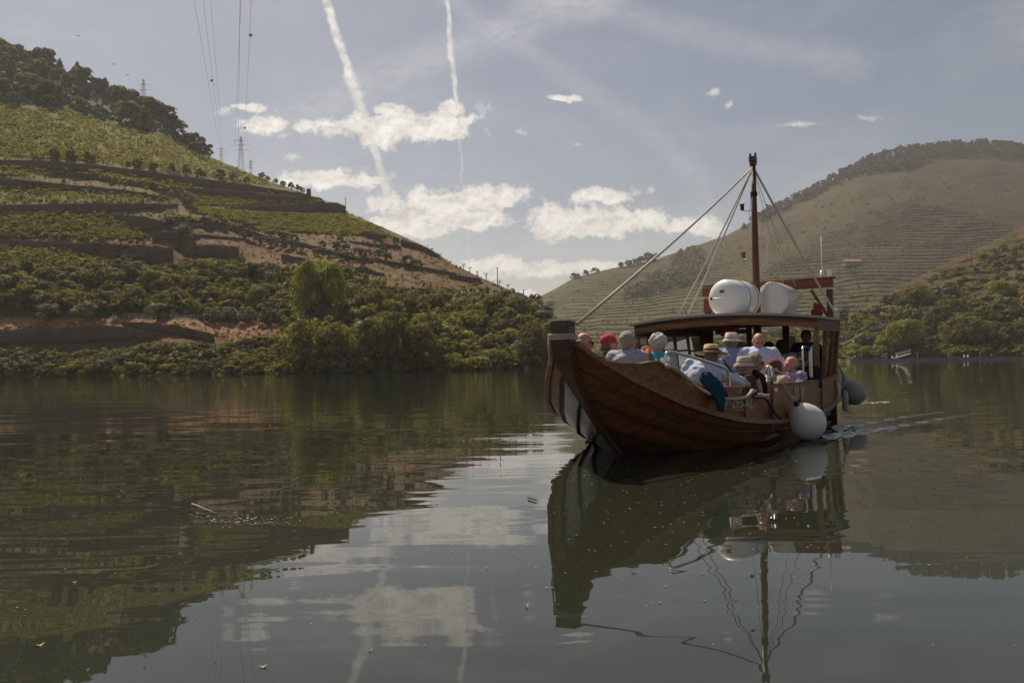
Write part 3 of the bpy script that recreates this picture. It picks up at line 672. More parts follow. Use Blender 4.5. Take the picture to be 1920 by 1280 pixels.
BANK2 = [(-300,672),(0,672),(200,672),(300,662),(430,655),(540,650),(560,680),(0,688),(-300,690)]
for x, y in scat(TL, BANK2, 60, 18, 5):
    p, h = pxh(TL, x, y, rnd.uniform(18, 30)); m = rnd.choice(['mid', 'grey', 'dry'])
    tree('shrub', 'shrub', {'mid': 'green', 'grey': 'grey green', 'dry': 'brownish'}[m] + ' bush between earth road and river ' + near_words(x, 'B'), p, h, rnd.uniform(1.1, 1.6), 'shrub', m, m + ' bushes below the earth road', nleaf=700, leaf=.07, single=True)
# the trees one can name
for x, y, hp, wf, m, kind, nm, lb in [
    (583,612,122,.62,'bright','tall','poplar_tree','tall bright green tree above all others, left half of the pair'), (622,606,118,.62,'bright','tall','poplar_tree','tall bright green tree above all others, right half of the pair'),
    (575,690,92,.95,'mid','tall','willow_tree','yellowish green tree on the bank below the tall bright tree'), (625,692,88,.9,'mid','tall','willow_tree','green tree on the bank right of the yellowish one'),
    (700,694,96,.9,'dark','tall','alder_tree','broad dark tree standing at the water edge'), (740,694,108,.8,'dark','tall','alder_tree','tallest dark tree standing at the water edge'), (790,694,86,.8,'dark','tall','alder_tree','dark tree right of the tallest dark one at the water edge'),
    (845,694,40,1.2,'bright','shrub','shrub','small bright green bush at the water edge'), (925,690,46,1.2,'mid','shrub','shrub','pale green bush at the water edge, left of the boat bow'), (960,690,44,1.2,'mid','shrub','shrub','rounded bush leaning over the water left of the bow'),
    (1000,688,84,.9,'dark','tall','alder_tree','dark tree beside the boat bow'), (1035,682,78,.8,'mid','tall','alder_tree','green tree directly behind the boat bow'),
    (906,592,50,.5,'pine','cypress','cypress_tree','dark upright cypress on the slope near the right end of the hill'), (242,540,46,.8,'dark','tall','oak_tree','single taller dark oak rising from the thicket'),
    (705,600,60,.9,'mid','tall','oak_tree','oak right of the tall bright trees'), (762,602,52,1.0,'dark','round','oak_tree','round dark oak below the red earth'), (375,700,34,1.3,'grey','shrub','shrub','wide pale bush at the water edge, left half')]:
    p, h = pxh(TL, x, y, hp); tree(nm, 'cypress' if 'cyp' in nm else ('shrub' if nm == 'shrub' else 'tree'), lb, p - Vector((0, 0, .3)), h, wf, kind, m, None, nleaf=4200, K=60 if kind == 'tall' else 34, leaf=.028, single=(nm == 'shrub'))
# olives along the road and in rows
ordn = ['first', 'second', 'third', 'fourth', 'fifth', 'sixth', 'seventh', 'eighth', 'ninth', 'tenth', 'eleventh']
place(TL, [(90,604,34),(160,602,36),(295,602,34),(397,604,28),(430,605,30),(463,605,30),(503,606,30),(533,606,26)], 'olive_tree', 'olive tree', lambda i: 'silvery olive beside the earth road, ' + ordn[i] + ' from the left of its row', 'olive', 'olive', 'olives in the row along the earth road', wf=1.15, nleaf=1500, leaf=.045)
place(TL, [(510,446,15),(531,450,16),(552,455,16),(487,458,16),(507,462,17),(525,466,16),(542,468,18),(563,473,20),(640,452,15),(605,466,15),(629,468,15),(646,473,15),(596,480,15),(616,482,15),(637,489,17),(653,488,17),(673,479,15),(690,482,14),(708,484,16),(721,478,16),(724,491,18),(679,499,20),(742,459,15),(717,452,15),(765,502,24),(782,504,18),(465,436,19),(465,449,20),(417,426,18),(387,424,18),(317,425,18),(445,436,12)],
      'olive_tree', 'olive tree', lambda i: 'small round olive on the hillside, number %d going from the middle outwards' % (i + 1) if False else ['small', 'rounded', 'silvery', 'compact'][i % 4] + ' olive in the hillside rows ' + ('just above the tall bright tree' if i in (0,1,2,3,4,5,6,7,19) else 'upper right of the tall bright tree' if i < 24 else 'at the far right end' if i < 26 else 'left of the tall bright tree'), 'olive', 'grey', 'olives in the hillside rows', wf=1.1, nleaf=600, leaf=.08)
for x, y, hp, lb in [(353,388,27,'round olive alone on the middle terrace'), (342,455,32,'olive with a visible trunk on the bare earth terrace'), (353,483,16,'pale bush before the square dark wall')]:
    p, h = pxh(TL, x, y, hp); tree('olive_tree', 'olive tree', lb, p, h, 1.0, 'olive', 'olive', None, nleaf=1500, leaf=.045)
place(TL, [(102,299,22),(133,301,20),(167,303,18),(258,315,17),(288,319,15),(320,324,18),(350,328,18),(377,333,16),(412,334,18),(437,338,14),(462,343,12),(240,312,10)], 'olive_tree', 'olive tree', lambda i: 'small dark tree on the edge of the long high wall, %s from the left' % (ordn + ['last'])[i], 'round', 'dark', 'small trees along the long high wall', wf=.95, nleaf=500, leaf=.09)
place(TL, [(491,333,11),(502,338,8),(516,343,9),(531,348,10),(546,353,12),(559,358,12),(568,361,9)], 'olive_tree', 'olive tree', lambda i: 'small round tree on the skyline, %s of seven going down' % ordn[i], 'round', 'grey', 'round trees in line on the skyline', wf=1.0, nleaf=500, leaf=.09)
# dead pollards on the right skyline
bm = bmesh.new(); rr = random.Random(4)
tube(bm, [(0, 0, -.05), (.02, 0, .3), (0, .02, .55)], [.05, .04, .03], 6)
for k in range(9):
    a = rr.uniform(0, 6.28); q = rr.uniform(.2, .42); tube(bm, [(0, 0, .45), (q * .6 * math.cos(a), q * .6 * math.sin(a), .66), (q * math.cos(a), q * math.sin(a), rr.uniform(.8, 1.0))], [.028, .02, .008], 5)
    tube(bm, [(q * .6 * math.cos(a), q * .6 * math.sin(a), .66), (q * .6 * math.cos(a) + .12, q * .5 * math.sin(a), .88)], [.016, .006], 4)
dead = bpy.data.meshes.new('dead_tree'); bm.to_mesh(dead); bm.free(); dead.materials.append(bark)
for i, (x, y, hp) in enumerate([(869,504,12),(881,510,12),(895,518,12),(912,524,15),(937,536,11),(952,544,13),(925,535,9),(802,463,6),(812,468,6)]):
    p, h = pxh(TL, x, y, hp); o = mobj('bare_tree', dead, None, p); o.scale = (h, h, h); o.rotation_euler.z = i * 1.3
    tag(o, 'leafless tree on the right skyline, %s going down the slope' % ordn[[2, 3, 4, 5, 7, 8, 6, 0, 1][i]], 'bare tree', 'leafless trees on the right skyline')
# poles
pole_m = mat('pole_wood', (.12, .10, .085), .9)
for x, y, hp, lb in [(648,390,22,'thin post on the skyline beside the square wall corner'), (933,536,38,'taller utility pole on the right skyline'), (982,560,20,'shorter utility pole at the foot of the skyline')]:
    p, h = pxh(TL, x, y + 2, hp); bm = bmesh.new(); tube(bm, [(0, 0, -.8), (0, 0, h)], [.16, .11], 8); tube(bm, [(-.5, 0, h * .93), (.5, 0, h * .93)], .06, 6)
    tag(bobj('utility_pole', bm, pole_m, None, False, p), lb, 'pole', 'poles on the left skyline')
p, h = pxh(TL, 579, 366, 13); bm = bmesh.new()
for q in range(5): box(bm, ((rnd.uniform(-.1, .1)), 0, h * (q + .5) / 5 - .2), (1.7 - .1 * q, 1.5, h / 5 * .97))
tag(bobj('stone_pillar', bm, wallm, None, False, p), 'squat stone pillar ending the line of round skyline trees', 'stone pillar')
# wire fence by the road
bm = bmesh.new(); fe = empty('wire_fence', TL.pt(300, 598)); tag(fe, 'low pale wire fence on the far side of the earth road', 'fence')
prev = None; pf = mat('fence_wire', (.4, .37, .32), .7)
for x in range(230, 552, 13):
    p = TL.pt(x, 597 + (x - 230) * .012); a = p - fe.location + Vector((0, -.4, -.1)); bt = bmesh.new(); tube(bt, [a, a + Vector((0, 0, 1.15))], .06, 5); bobj('fence_post', bt, pf, fe)
    if prev:
        for z in (.5, .8, 1.1): tube(bm, [prev + Vector((0, 0, z)), a + Vector((0, 0, z))], .018, 4)
    prev = a
bobj('wire', bm, pf, fe)

# ---------------------------------------------------------------- pylons and cables
steel = mat('galvanised_steel', (.22, .22, .23), .6, .3)
def pylon(x, ytop, ybase, D, label, arms, group='pylons on the left skyline', yaw=0.0):
    p = P(x, ybase, D); h = (P(x, ytop, D) - p).z; e = empty('electricity_pylon', p, yaw); tag(e, label, 'pylon', group)
    r = .0028 * h + .05; bm = bmesh.new(); wb, wt = h * .065, h * .016
    def cw(z): f = z / h; return wb * (1 - f) ** 1.1 + wt
    zs = [h * q for q in (-.25, 0, .13, .25, .36, .46, .55, .64, .73, .81, .89, 1.0)]
    for sx in (-1, 1):
        for sy in (-1, 1): tube(bm, [(sx * cw(max(z, 0)) , sy * cw(max(z, 0)), z) for z in zs], r, 4)
    for z0, z1 in zip(zs[1:-1], zs[2:]):
        for s in (-1, 1):
            tube(bm, [(-cw(z0), s * cw(z0), z0), (cw(z1), s * cw(z1), z1)], r * .6, 3); tube(bm, [(cw(z0), s * cw(z0), z0), (-cw(z1), s * cw(z1), z1)], r * .6, 3)
            tube(bm, [(s * cw(z0), -cw(z0), z0), (s * cw(z1), cw(z1), z1)], r * .6, 3)
    bobj('lattice_tower', bm, steel, e)
    for z, half in arms:
        bm = bmesh.new(); z *= h; half *= h
        for s in (-1, 1):
            tube(bm, [(0, s * cw(z), z), (half, 0, z), (0, s * cw(z), z + h * .04)], r * 2.2, 4); tube(bm, [(0, s * cw(z), z), (-half, 0, z), (0, s * cw(z), z + h * .04)], r * 2.2, 4)
        for s in (-1, 1): tube(bm, [(s * half, 0, z), (s * half, 0, z - h * .045)], r * 1.1, 4)
        bobj('cross_arm', bm, steel, e)
    return e
pylon(452, 256, 322, 640, 'large lattice pylon on the skyline with three cross arms', [(.62, .22), (.76, .27), (.89, .19)])
pylon(269, 149, 215, 620, 'lattice pylon rising behind the wooded hilltop, farthest left', [(.52, .22), (.70, .22), (.86, .18)])
pylon(415, 276, 312, 900, 'small distant pylon left of the large one', [(.6, .16), (.75, .13), (.9, .16)], yaw=.6)
pylon(470, 300, 336, 900, 'small distant pylon right of the large one', [(.6, .16), (.75, .13), (.9, .16)], yaw=.6)
cab = mat('cable', (.10, .10, .11), .6)
def cable(p0, p1, label, r=.055):
    # strung from the pylon over the river; both ends far outside the view
    d = p1 - p0; q = p0 + d * (1 + 260 / max(1, -d.y)); pts = []
    for k in range(25):
        f = k / 24; pts.append(p0.lerp(q, f) - Vector((0, 0, 4 * f * (1 - f) * 1.5)))
    tag(tubeobj('power_cable', pts, r, cab, None, 5), label, 'power cable', 'cables crossing the sky'); return pts
for i, (a, b_, r) in enumerate([((413,282,900),(363,-10,420),.09),((416,285,900),(380,-10,420),.08),((419,282,900),(394,-10,420),.08),((447,262,640),(450,-10,300),.085),((459,262,640),(471,-10,300),.065),((440,272,640),(452,-10,300),.06)]):
    cable(P(*a), P(*b_), 'thin power cable in the left sky, %s from the left' % ordn[[0, 1, 2, 3, 5, 4][i]], r)
def ico(name, loc, r, m, label, cat, group=None):
    bm = bmesh.new(); bmesh.ops.create_icosphere(bm, subdivisions=2, radius=r); o = bobj(name, bm, m, None, True, loc); return tag(o, label, cat, group)
ballm = mat('marker_ball', (.10, .035, .03), .5)
ico('marker_ball', P(397, 151, 560), 1.1, ballm, 'dark warning ball on the leftmost cables', 'marker ball', 'warning balls on the cables')
ico('marker_ball', P(470, 66, 330), .75, ballm, 'dark warning ball highest up, near the top of the picture', 'marker ball', 'warning balls on the cables')
ico('marker_ball', P(459, 240, 600), .9, ballm, 'small dark warning ball just above the large pylon', 'marker ball', 'warning balls on the cables')
bird_m = mat('bird_dark', (.03, .03, .03), .7)
for x, y, lb in [(147,68,'dark bird flying highest over the wooded hill'), (213,121,'small bird in the sky above the pointed conifers'), (239,141,'lowest small bird in the sky left of the pylon')]:
    p = P(x, y, 160); bm = bmesh.new()
    tube(bm, [(-.05, -.28, 0), (0, -.1, .02), (0, .12, .02), (0, .25, .04)], [.02, .07, .06, .01], 6)
    for s in (-1, 1):
        a = [bm.verts.new(q) for q in ((0, .1, .03), (s * .26, .12, .16), (s * .55, -.06, .04), (s * .27, -.08, .13), (0, -.08, .03))]; bm.faces.new(a)
        a = [bm.verts.new(q) for q in ((0, .1, .018), (s * .26, .12, .148), (s * .55, -.06, .028), (s * .27, -.08, .118), (0, -.08, .018))]; bm.faces.new(a[::-1])
    tag(bobj('bird', bm, bird_m, None, False, p), lb, 'bird', 'birds in the left sky')

# ---------------------------------------------------------------- right bank planting
merged('undergrowth', TR, [(940,672),(1100,655),(1300,634),(1560,594),(1640,570),(1920,432),(2300,330),(2300,680),(1570,678),(940,682)], 1900, 1.7, 'mid', 91, nleaf=36, K=4, leaf=.17, label='low scrub covering the right bank', cat='scrub')
merged('undergrowth', TR, [(1640,600),(1760,560),(1920,540),(2300,500),(2300,670),(1640,670)], 900, 2.4, 'dark', 92, nleaf=36, K=4, leaf=.17, label='dark scrub low on the right bank', cat='scrub')
RZ = [(1575,612),(1640,590),(1700,555),(1760,520),(1850,480),(1940,450),(1940,600),(1940,655),(1700,655),(1580,655)]
for x, y in scat(TR, RZ, 150, 12, 6):
    up = y < 560 and x > 1700 and y < 560; hp = rnd.uniform(9, 16) if up else rnd.uniform(16, 34); m = rnd.choice(['dark', 'dark', 'grey', 'mid'])
    p, h = pxh(TR, x, y, hp)
    tree('hill_tree', 'tree', szw(hp, 12 if up else 22, 14 if up else 28) + {'dark': ' dark', 'grey': ' greyish', 'mid': ' green'}[m] + (' tree on the upper right slope ' if up else ' tree in the right bank scrub ') + near_words(x, 'S'), p, h, rnd.uniform(.9, 1.25), 'round' if up else rnd.choice(['round', 'shrub']), m, m + (' small trees high on the right bank' if up else ' trees low on the right bank'), nleaf=500, leaf=.09)
RS = [(1570,668),(1940,660),(1940,672),(1570,676)]
for x, y in scat(TR, RS, 34, 11, 8):
    p, h = pxh(TR, x, y, rnd.uniform(14, 26)); m = rnd.choice(['mid', 'dark']); tree('shrub', 'shrub', {'mid': 'green', 'dark': 'dark'}[m] + ' bush on the right bank water line ' + near_words(x, 'S'), p, h, 1.5, 'shrub', m, m + ' bushes along the right water line', nleaf=600, leaf=.08, single=True)
BB = [(1000,672),(1200,655),(1330,640),(1450,625),(1560,612),(1560,670),(1000,680)]
for x, y in scat(TR, BB, 70, 15, 9):
    p, h = pxh(TR, x, y, rnd.uniform(12, 20)); m = rnd.choice(['mid', 'dark', 'bright']); tree('bank_tree', 'tree', {'mid': 'green', 'dark': 'dark', 'bright': 'bright green'}[m] + ' tree on the far bank behind the boat', p, h, 1.15, rnd.choice(['shrub', 'round']), m, m + ' trees behind the boat', nleaf=700, leaf=.075)
for x, y, hp, wf, m, kind, lb in [(1702,665,64,1.05,'bright','round','large bright green round tree on the right shore'), (1655,668,36,.9,'bright','tall','smaller bright green tree left of the large one'), (1632,668,24,1.3,'bright','shrub','low bright bush left of the bright trees on the shore'),
     (1812,650,56,1.2,'mid','round','round olive brown tree above the right shore'), (1760,630,52,1.0,'dark','round','dark tree above the large bright tree'), (1872,560,34,1.2,'bright','round','green tree high on the right bank at the edge'), (1722,580,44,1.1,'dark','round','dark round tree where the right bank rises'), (1600,660,20,1.3,'bright','shrub','bright bush on the shore beside the cabin')]:
    p, h = pxh(TR, x, y, hp); tree('shore_tree' if kind != 'shrub' else 'shrub', 'tree' if kind != 'shrub' else 'shrub', lb, p, h, wf, kind, m, None, nleaf=3600, K=46, leaf=.032, single=kind == 'shrub')
p, h = pxh(TR, 1822, 500, 38); bm = bmesh.new(); tube(bm, [(0, 0, -1), (0, 0, h)], [.2, .14], 8); tube(bm, [(-.7, 0, h * .94), (.7, 0, h * .94)], .07, 6)
tag(bobj('utility_pole', bm, pole_m, None, False, p), 'utility pole on the slope at the right edge', 'pole')
# rock face beside the cabin
bm = bmesh.new(); rs = random.Random(9); pc = TR.pt(1605, 652)
for k in range(26):
    x = rs.uniform(1566, 1650); y = rs.uniform(622, 655); p = TR.pt(x, y); q = box(bm, p - pc + Vector((0, -1, 0)), (rs.uniform(3, 6), 3.5, rs.uniform(3, 6)), Matrix.Rotation(rs.uniform(-.5, .5), 3, 'Z') @ Matrix.Rotation(rs.uniform(-.2, .2), 3, 'Y'))
bmesh.ops.bevel(bm, geom=bm.edges[:], offset=.4, segments=1, affect='EDGES')
tag(bobj('rock_face', bm, mat('grey_rock', (.12, .11, .10), .95, var=.4, vscale=.3, bump=1, bscale=1.5), None, False, pc), 'grey rock face above the right shore beside the cabin', 'rock face')

# jetty
jm = mat('jetty_metal', (.16, .15, .15), .7, var=.2, vscale=1); wj = mat('white_paint', (.75, .75, .73), .5)
def shore(x, y): q = W(x, y, .1); return q
j0 = P(1690, 674, 238); e = empty('jetty', j0); tag(e, 'low dark floating jetty with a ramp at the right shore', 'jetty')
bm = bmesh.new(); box(bm, (14, 0, -.1), (62, 3.2, .9)); bobj('pontoon', bm, jm, e)
bm = bmesh.new(); beam(bm, (6, 6, 1.9), (-2, .5, .45), 1.4, .15); bobj('ramp', bm, mat('ramp_wood', (.16, .14, .12), .8, var=.2), e)
bm = bmesh.new(); 
for z in (1.0, 1.5): tube(bm, [(6, 5.4, 2.0 + z - .4), (-2, -.1, .45 + z)], .05, 5)
bobj('ramp_rail', bm, wj, e)
for q in (-12, -4, 6, 16, 26, 38):
    bm = bmesh.new(); tube(bm, [(q, 1.4, -2), (q, 1.4, 1.9)], .17, 8); bobj('mooring_pile', bm, jm, e)
    bm = bmesh.new(); tube(bm, [(q, 1.4, 1.9), (q, 1.4, 2.0)], [.16, .10], 8); bobj('pile_cap', bm, wj, e)
for i, (x, y) in enumerate([(1673,670),(1682,669),(1808,668),(1815,668)]):
    p = P(x, y, 240); bm = bmesh.new(); tube(bm, [(0, 0, -.6), (0, 0, .15), (0, 0, .45)], [.24, .26, .10], 8); box(bm, (0, 0, .5), (.25, .25, .15))
    tag(bobj('white_buoy', bm, wj, None, True, p), 'white marker at the right shore, %s from the left' % ordn[i], 'marker buoy', 'white markers at the right shore')

# ---------------------------------------------------------------- far hill planting
merged('far_wood', TF, FWOOD, 1500, 9.5, 'pine', 101, nleaf=60, K=5, leaf=.13, kind='round', label='dark wood along the top of the far hill', cat='wood')
merged('far_wood', TF, FWOOD2, 230, 9, 'dark', 102, nleaf=60, K=5, leaf=.13, kind='round', label='dark patch of wood in a fold of the far hill', cat='wood')
merged('far_vines', TF, [(1000,600),(1100,560),(1300,520),(1500,470),(1700,440),(1920,430),(1920,520),(1560,600),(1300,640),(1000,665)], 3500, 1.5, 'mid', 103, nleaf=9, K=1, leaf=.35, squash=.6, label='rows of vines on the lower terraces of the far hill', cat='vines')
merged('far_scrub', TF, [(1000,565),(1080,530),(1300,480),(1420,430),(1560,370),(1700,330),(1920,320),(1920,560),(1560,620),(1000,660)], 900, 3.4, 'mid', 104, nleaf=14, K=2, leaf=.26, label='scattered dark scrub on the far hill', cat='scrub')
place(TF, [(1083,522,9),(1098,514,9),(1115,512,10),(1165,502,11),(1178,500,12),(1190,498,12),(1202,494,14),(1215,491,17),(1228,489,14),(1075,523,11)], 'ridge_tree', 'tree', 'small dark tree on the skyline of the far hill, left of the mast', 'round', 'pine', 'dark trees on the far skyline', wf=1.2, nleaf=400, leaf=.1)
place(TF, [(1500,378,12),(1520,364,12),(1545,350,13),(1575,336,12),(1605,322,14),(1632,307,13),(1660,296,14),(1680,290,12),(1706,285,14),(1730,282,12),(1761,279,16),(1778,278,14),(1800,276,16),(1822,276,12),(1850,275,16),(1880,277,12),(1905,280,12),(1460,395,12),(1430,408,12),(1395,430,12)], 'ridge_tree', 'tree', 'small dark tree on the skyline of the far hill, right of the mast', 'cone', 'pine', 'dark trees on the far right skyline', wf=1.3, nleaf=400, leaf=.09)
place(TF, [(1010,572,20),(1016,575,18)], 'cypress_tree', 'cypress', lambda i: ['taller dark cypress where the two hills meet', 'shorter dark cypress where the two hills meet'][i], 'cypress', 'pine', 'cypresses in the gap between the hills', wf=1.0, nleaf=500, leaf=.12)
place(TF, [(1030,572,12)], 'pale_tree', 'tree', 'pale rounded tree in the gap between the hills', 'shrub', 'olive', None, wf=1.6, nleaf=600, leaf=.09)
p = TF.pt(1597, 497); e = empty('farmhouse', p, .15); tag(e, 'small farmhouse with an orange roof on the far hill', 'house')
bm = bmesh.new(); box(bm, (0, 0, 1.2), (17, 7, 4.4)); bobj('wall', bm, mat('plaster', (.24, .21, .17), .9), e)
bm = bmesh.new(); a = [bm.verts.new(q) for q in ((-9, -4, 3.4), (9, -4, 3.4), (9, 0, 5.4), (-9, 0, 5.4), (-9, 4, 3.4), (9, 4, 3.4))]
bm.faces.new((a[0], a[1], a[2], a[3])); bm.faces.new((a[3], a[2], a[5], a[4])); bm.faces.new((a[0], a[3], a[4])); bm.faces.new((a[1], a[5], a[2])); bm.faces.new((a[0], a[4], a[5], a[1]))
bobj('roof', bm, mat('roof_tile', (.30, .19, .13), .9), e)
for q in (-5, 0, 5): bm = bmesh.new(); box(bm, (q, -3.55, 1.4), (1.4, .2, 1.6)); bobj('window', bm, mat('dark_glass', (.02, .02, .02), .3), e)
# ---------------------------------------------------------------- the boat
def woodmat(name, c1, c2, rough=.42, coat=.25, stretch=(.35, 3, 3), vs=5):
    m = mat(name, c1, rough, col2=c2, var=.28, vscale=vs, stretch=stretch, bump=.25, bscale=22, coat=coat * .5, spec=.3)
    return m
wood = woodmat('varnished_wood', (.27, .108, .038), (.16, .062, .024))
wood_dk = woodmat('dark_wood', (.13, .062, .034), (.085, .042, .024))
wood_lt = woodmat('honey_wood', (.27, .125, .045), (.19, .082, .030))
wood_red = woodmat('red_brown_paint', (.26, .085, .045), (.18, .06, .035), .5, .1)
greyhull = mat('grey_planking', (.36, .32, .285), .32, var=.18, vscale=3, coat=.5, col2=(.23, .20, .175))
black = mat('tar_black', (.012, .011, .010), .6)
white = mat('white_gelcoat', (.78, .77, .74), .35, var=.05, vscale=5, coat=.3)
chrome = mat('stainless_steel', (.62, .61, .58), .22, 1.0)
rope_m = mat('pale_rope', (.55, .50, .42), .9, bump=.8, bscale=120, var=.2, vscale=60)
darkrub = mat('black_rubber', (.02, .02, .02), .7)
roofm = mat('roof_covering', (.30, .27, .26), .35, var=.15, vscale=2, coat=.3)
roofwhite = mat('roof_white', (.62, .60, .57), .5)
glassm = bpy.data.materials.new('window_glass'); glassm.use_nodes = True; g = NT(glassm.node_tree); g.n.clear()
go = g.node('ShaderNodeOutputMaterial'); gb = g.node('ShaderNodeBsdfGlossy'); gb.inputs['Roughness'].default_value = .02
gt = g.node('ShaderNodeBsdfTransparent'); gt.inputs[0].default_value = (.72, .74, .70, 1); gm = g.node('ShaderNodeMixShader')
fr = g.node('ShaderNodeFresnel'); fr.inputs[0].default_value = 1.5; g.l.new(fr.outputs[0], gm.inputs[0]); g.l.new(gt.outputs[0], gm.inputs[1]); g.l.new(gb.outputs[0], gm.inputs[2]); g.l.new(gm.outputs[0], go.inputs[0])

boat = empty('river_boat', BO, 0); tag(boat, 'old wooden river boat with a high curved bow, canopy and mast, full of passengers', 'boat')
bmx = Matrix((PT.to_tuple(), AF.to_tuple(), (0, 0, 1))).transposed()   # local x = port, y = aft, z = up
boat.rotation_euler = bmx.to_euler()
def L_(v, u, z): return Vector((v, u, z))        # boat-local point; children of the boat use this
NS = 5; usd = list(np.concatenate([np.linspace(0.0, 1.5, 22), np.linspace(1.7, 10.3, 44)]))
SD = [9, .50, .35, .24, .11, 0]
def strake(k, u): return 0.0 if k == 0 else max(0.0, 1 - SD[k] * (1 + .12 * max(0, min(u, 10.3 - u) - 1)) / max(.05, float(Zr(u) - Zk(u))))
hull = empty('hull'); hull.parent = boat
for side in (1, -1):
    for k in range(NS):
        bm = bmesh.new(); rows = []
        for u in usd:
            f0, f1 = strake(k, u), strake(k + 1, u); row = []
            if f1 < .004: continue
            for j, (f, o) in enumerate([(f0, .002), (f0, .020), (f0 + (f1 - f0) * .5, .012), (f1 + .004, .003)]):
                v, z = hullp(u, min(f, 1), 0); o2 = o * min(1, .3 + u * 2) * min(1, .3 + (10.3 - u) * 2)
                row.append(bm.verts.new(L_(side * (v + o2), u, z - (.012 if (j < 2 and k) else 0))))
            rows.append(row)
        for a, b_ in zip(rows[:-1], rows[1:]):
            for j in range(3):
                fc = (a[j], b_[j], b_[j + 1], a[j + 1]); bm.faces.new(fc if side < 0 else fc[::-1])
        grey = side < 0 and k < NS - 1  # starboard strakes below the top one take a paler grey, port stays brown
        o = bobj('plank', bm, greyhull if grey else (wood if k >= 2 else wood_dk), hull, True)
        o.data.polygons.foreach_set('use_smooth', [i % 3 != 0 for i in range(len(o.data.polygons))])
        if grey: o['label'] = 'grey plank of the bow'
    # seam battens seen black at the bow
    for k in range(1, NS):
        pts = []
        for u in (np.linspace(0, 3, 80) if side < 0 else np.linspace(0, 8, 120)):
            f = strake(k, u)
            if f > 0: v, z = hullp(u, f); pts.append(L_(side * (v + .012), u, z - .010))
        if side > 0: tubeobj('seam', [p + Vector((.004, 0, 0)) for p in pts], .006, black, hull, 5)
        if side < 0 and k in (2, 3, 4): tubeobj('seam', pts, .019, black, hull, 5)
# stem post: a broad block at the head running down the bow
bm = bmesh.new(); prof = [(-.10, 1.40, .100, .15), (-.10, 1.30, .100, .15), (-.09, 1.18, .100, .15), (-.05, 1.05, .095, .13), (.03, .93, .080, .11), (.14, .80, .060, .09), (.34, .62, .042, .08), (.62, .40, .035, .08), (.95, .16, .032, .08), (1.3, -.06, .03, .08)]
rows = []
for u, z, hw, dp in prof: rows.append([bm.verts.new(q) for q in (L_(-hw, u, z), L_(hw, u, z), L_(hw, u + dp, z + dp * .15 * (z < 1.1)), L_(-hw, u + dp, z + dp * .15 * (z < 1.1)))])
for a, b_ in zip(rows[:-1], rows[1:]):
    for j in range(4): bm.faces.new((a[j], b_[j], b_[(j + 1) % 4], a[(j + 1) % 4]))
bm.faces.new(rows[0]); bm.faces.new(rows[-1][::-1]); bmesh.ops.recalc_face_normals(bm, faces=bm.faces[:])
bmesh.ops.bevel(bm, geom=bm.edges[:], offset=.008, segments=2, affect='EDGES')
stem = bobj('stem_post', bm, wood_dk, boat)
bm = bmesh.new(); box(bm, L_(0, -.025, 1.415), (.222, .175, .022)); bmesh.ops.bevel(bm, geom=bm.edges[:], offset=.005, segments=2, affect='EDGES'); bobj('stem_cap', bm, mat('pale_metal', (.6, .56, .48), .4, .3), stem)
bm = bmesh.new()
for z in (1.235, 1.255, 1.275): 
    pts = [L_(-.110, -.108, z), L_(.110, -.108, z), L_(.110, .06, z), L_(-.110, .06, z), L_(-.110, -.108, z)]; tube(bm, pts, .011, 6)
bobj('rope_binding', bm, rope_m, stem, True)
tubeobj('rope_tail', [L_(-.112, -.10, 1.24), L_(-.12, -.09, 1.12), L_(-.112, -.07, .98)], .010, rope_m, stem)
# closing piece at the stern
bm = bmesh.new(); tube(bm, [L_(0, 10.3, 1.5), L_(0, 10.3, 1.1), L_(0, 10.1, .6), L_(0, 9.8, .4)], [.1, .12, .1, .06], 6); bobj('stern_post', bm, wood_dk, boat)
# rubbing strake and rail
for side in (1, -1):
    for nm, dz, dv, w_, h_, mm in (('rubbing_strake', -.012, .020, .050, .050, wood_lt), ('lower_strake', -.115, .0, .02, .02, wood_dk)):
        bm = bmesh.new(); rows = []
        for u in usd:
            if nm == 'lower_strake' and u < .25: continue
            v = float(Bf(u)) + dv - (0 if nm == 'rubbing_strake' else .01); z = float(Zr(u)) + dz
            if nm == 'lower_strake': v, z = hullp(u, max(.3, 1 - .13 / max(.2, float(Zr(u) - Zk(u))))); v += .02
            rows.append([bm.verts.new(q) for q in (L_(side * (v - w_ / 2), u, z - h_ / 2), L_(side * (v + w_ / 2), u, z - h_ / 2), L_(side * (v + w_ / 2), u, z + h_ / 2), L_(side * (v - w_ / 2), u, z + h_ / 2))])
        for a, b_ in zip(rows[:-1], rows[1:]):
            for j in range(4): bm.faces.new((a[j], b_[j], b_[(j + 1) % 4], a[(j + 1) % 4]))
        bm.faces.new(rows[0]); bm.faces.new(rows[-1][::-1]); bmesh.ops.recalc_face_normals(bm, faces=bm.faces[:]); bobj(nm, bm, mm, boat)
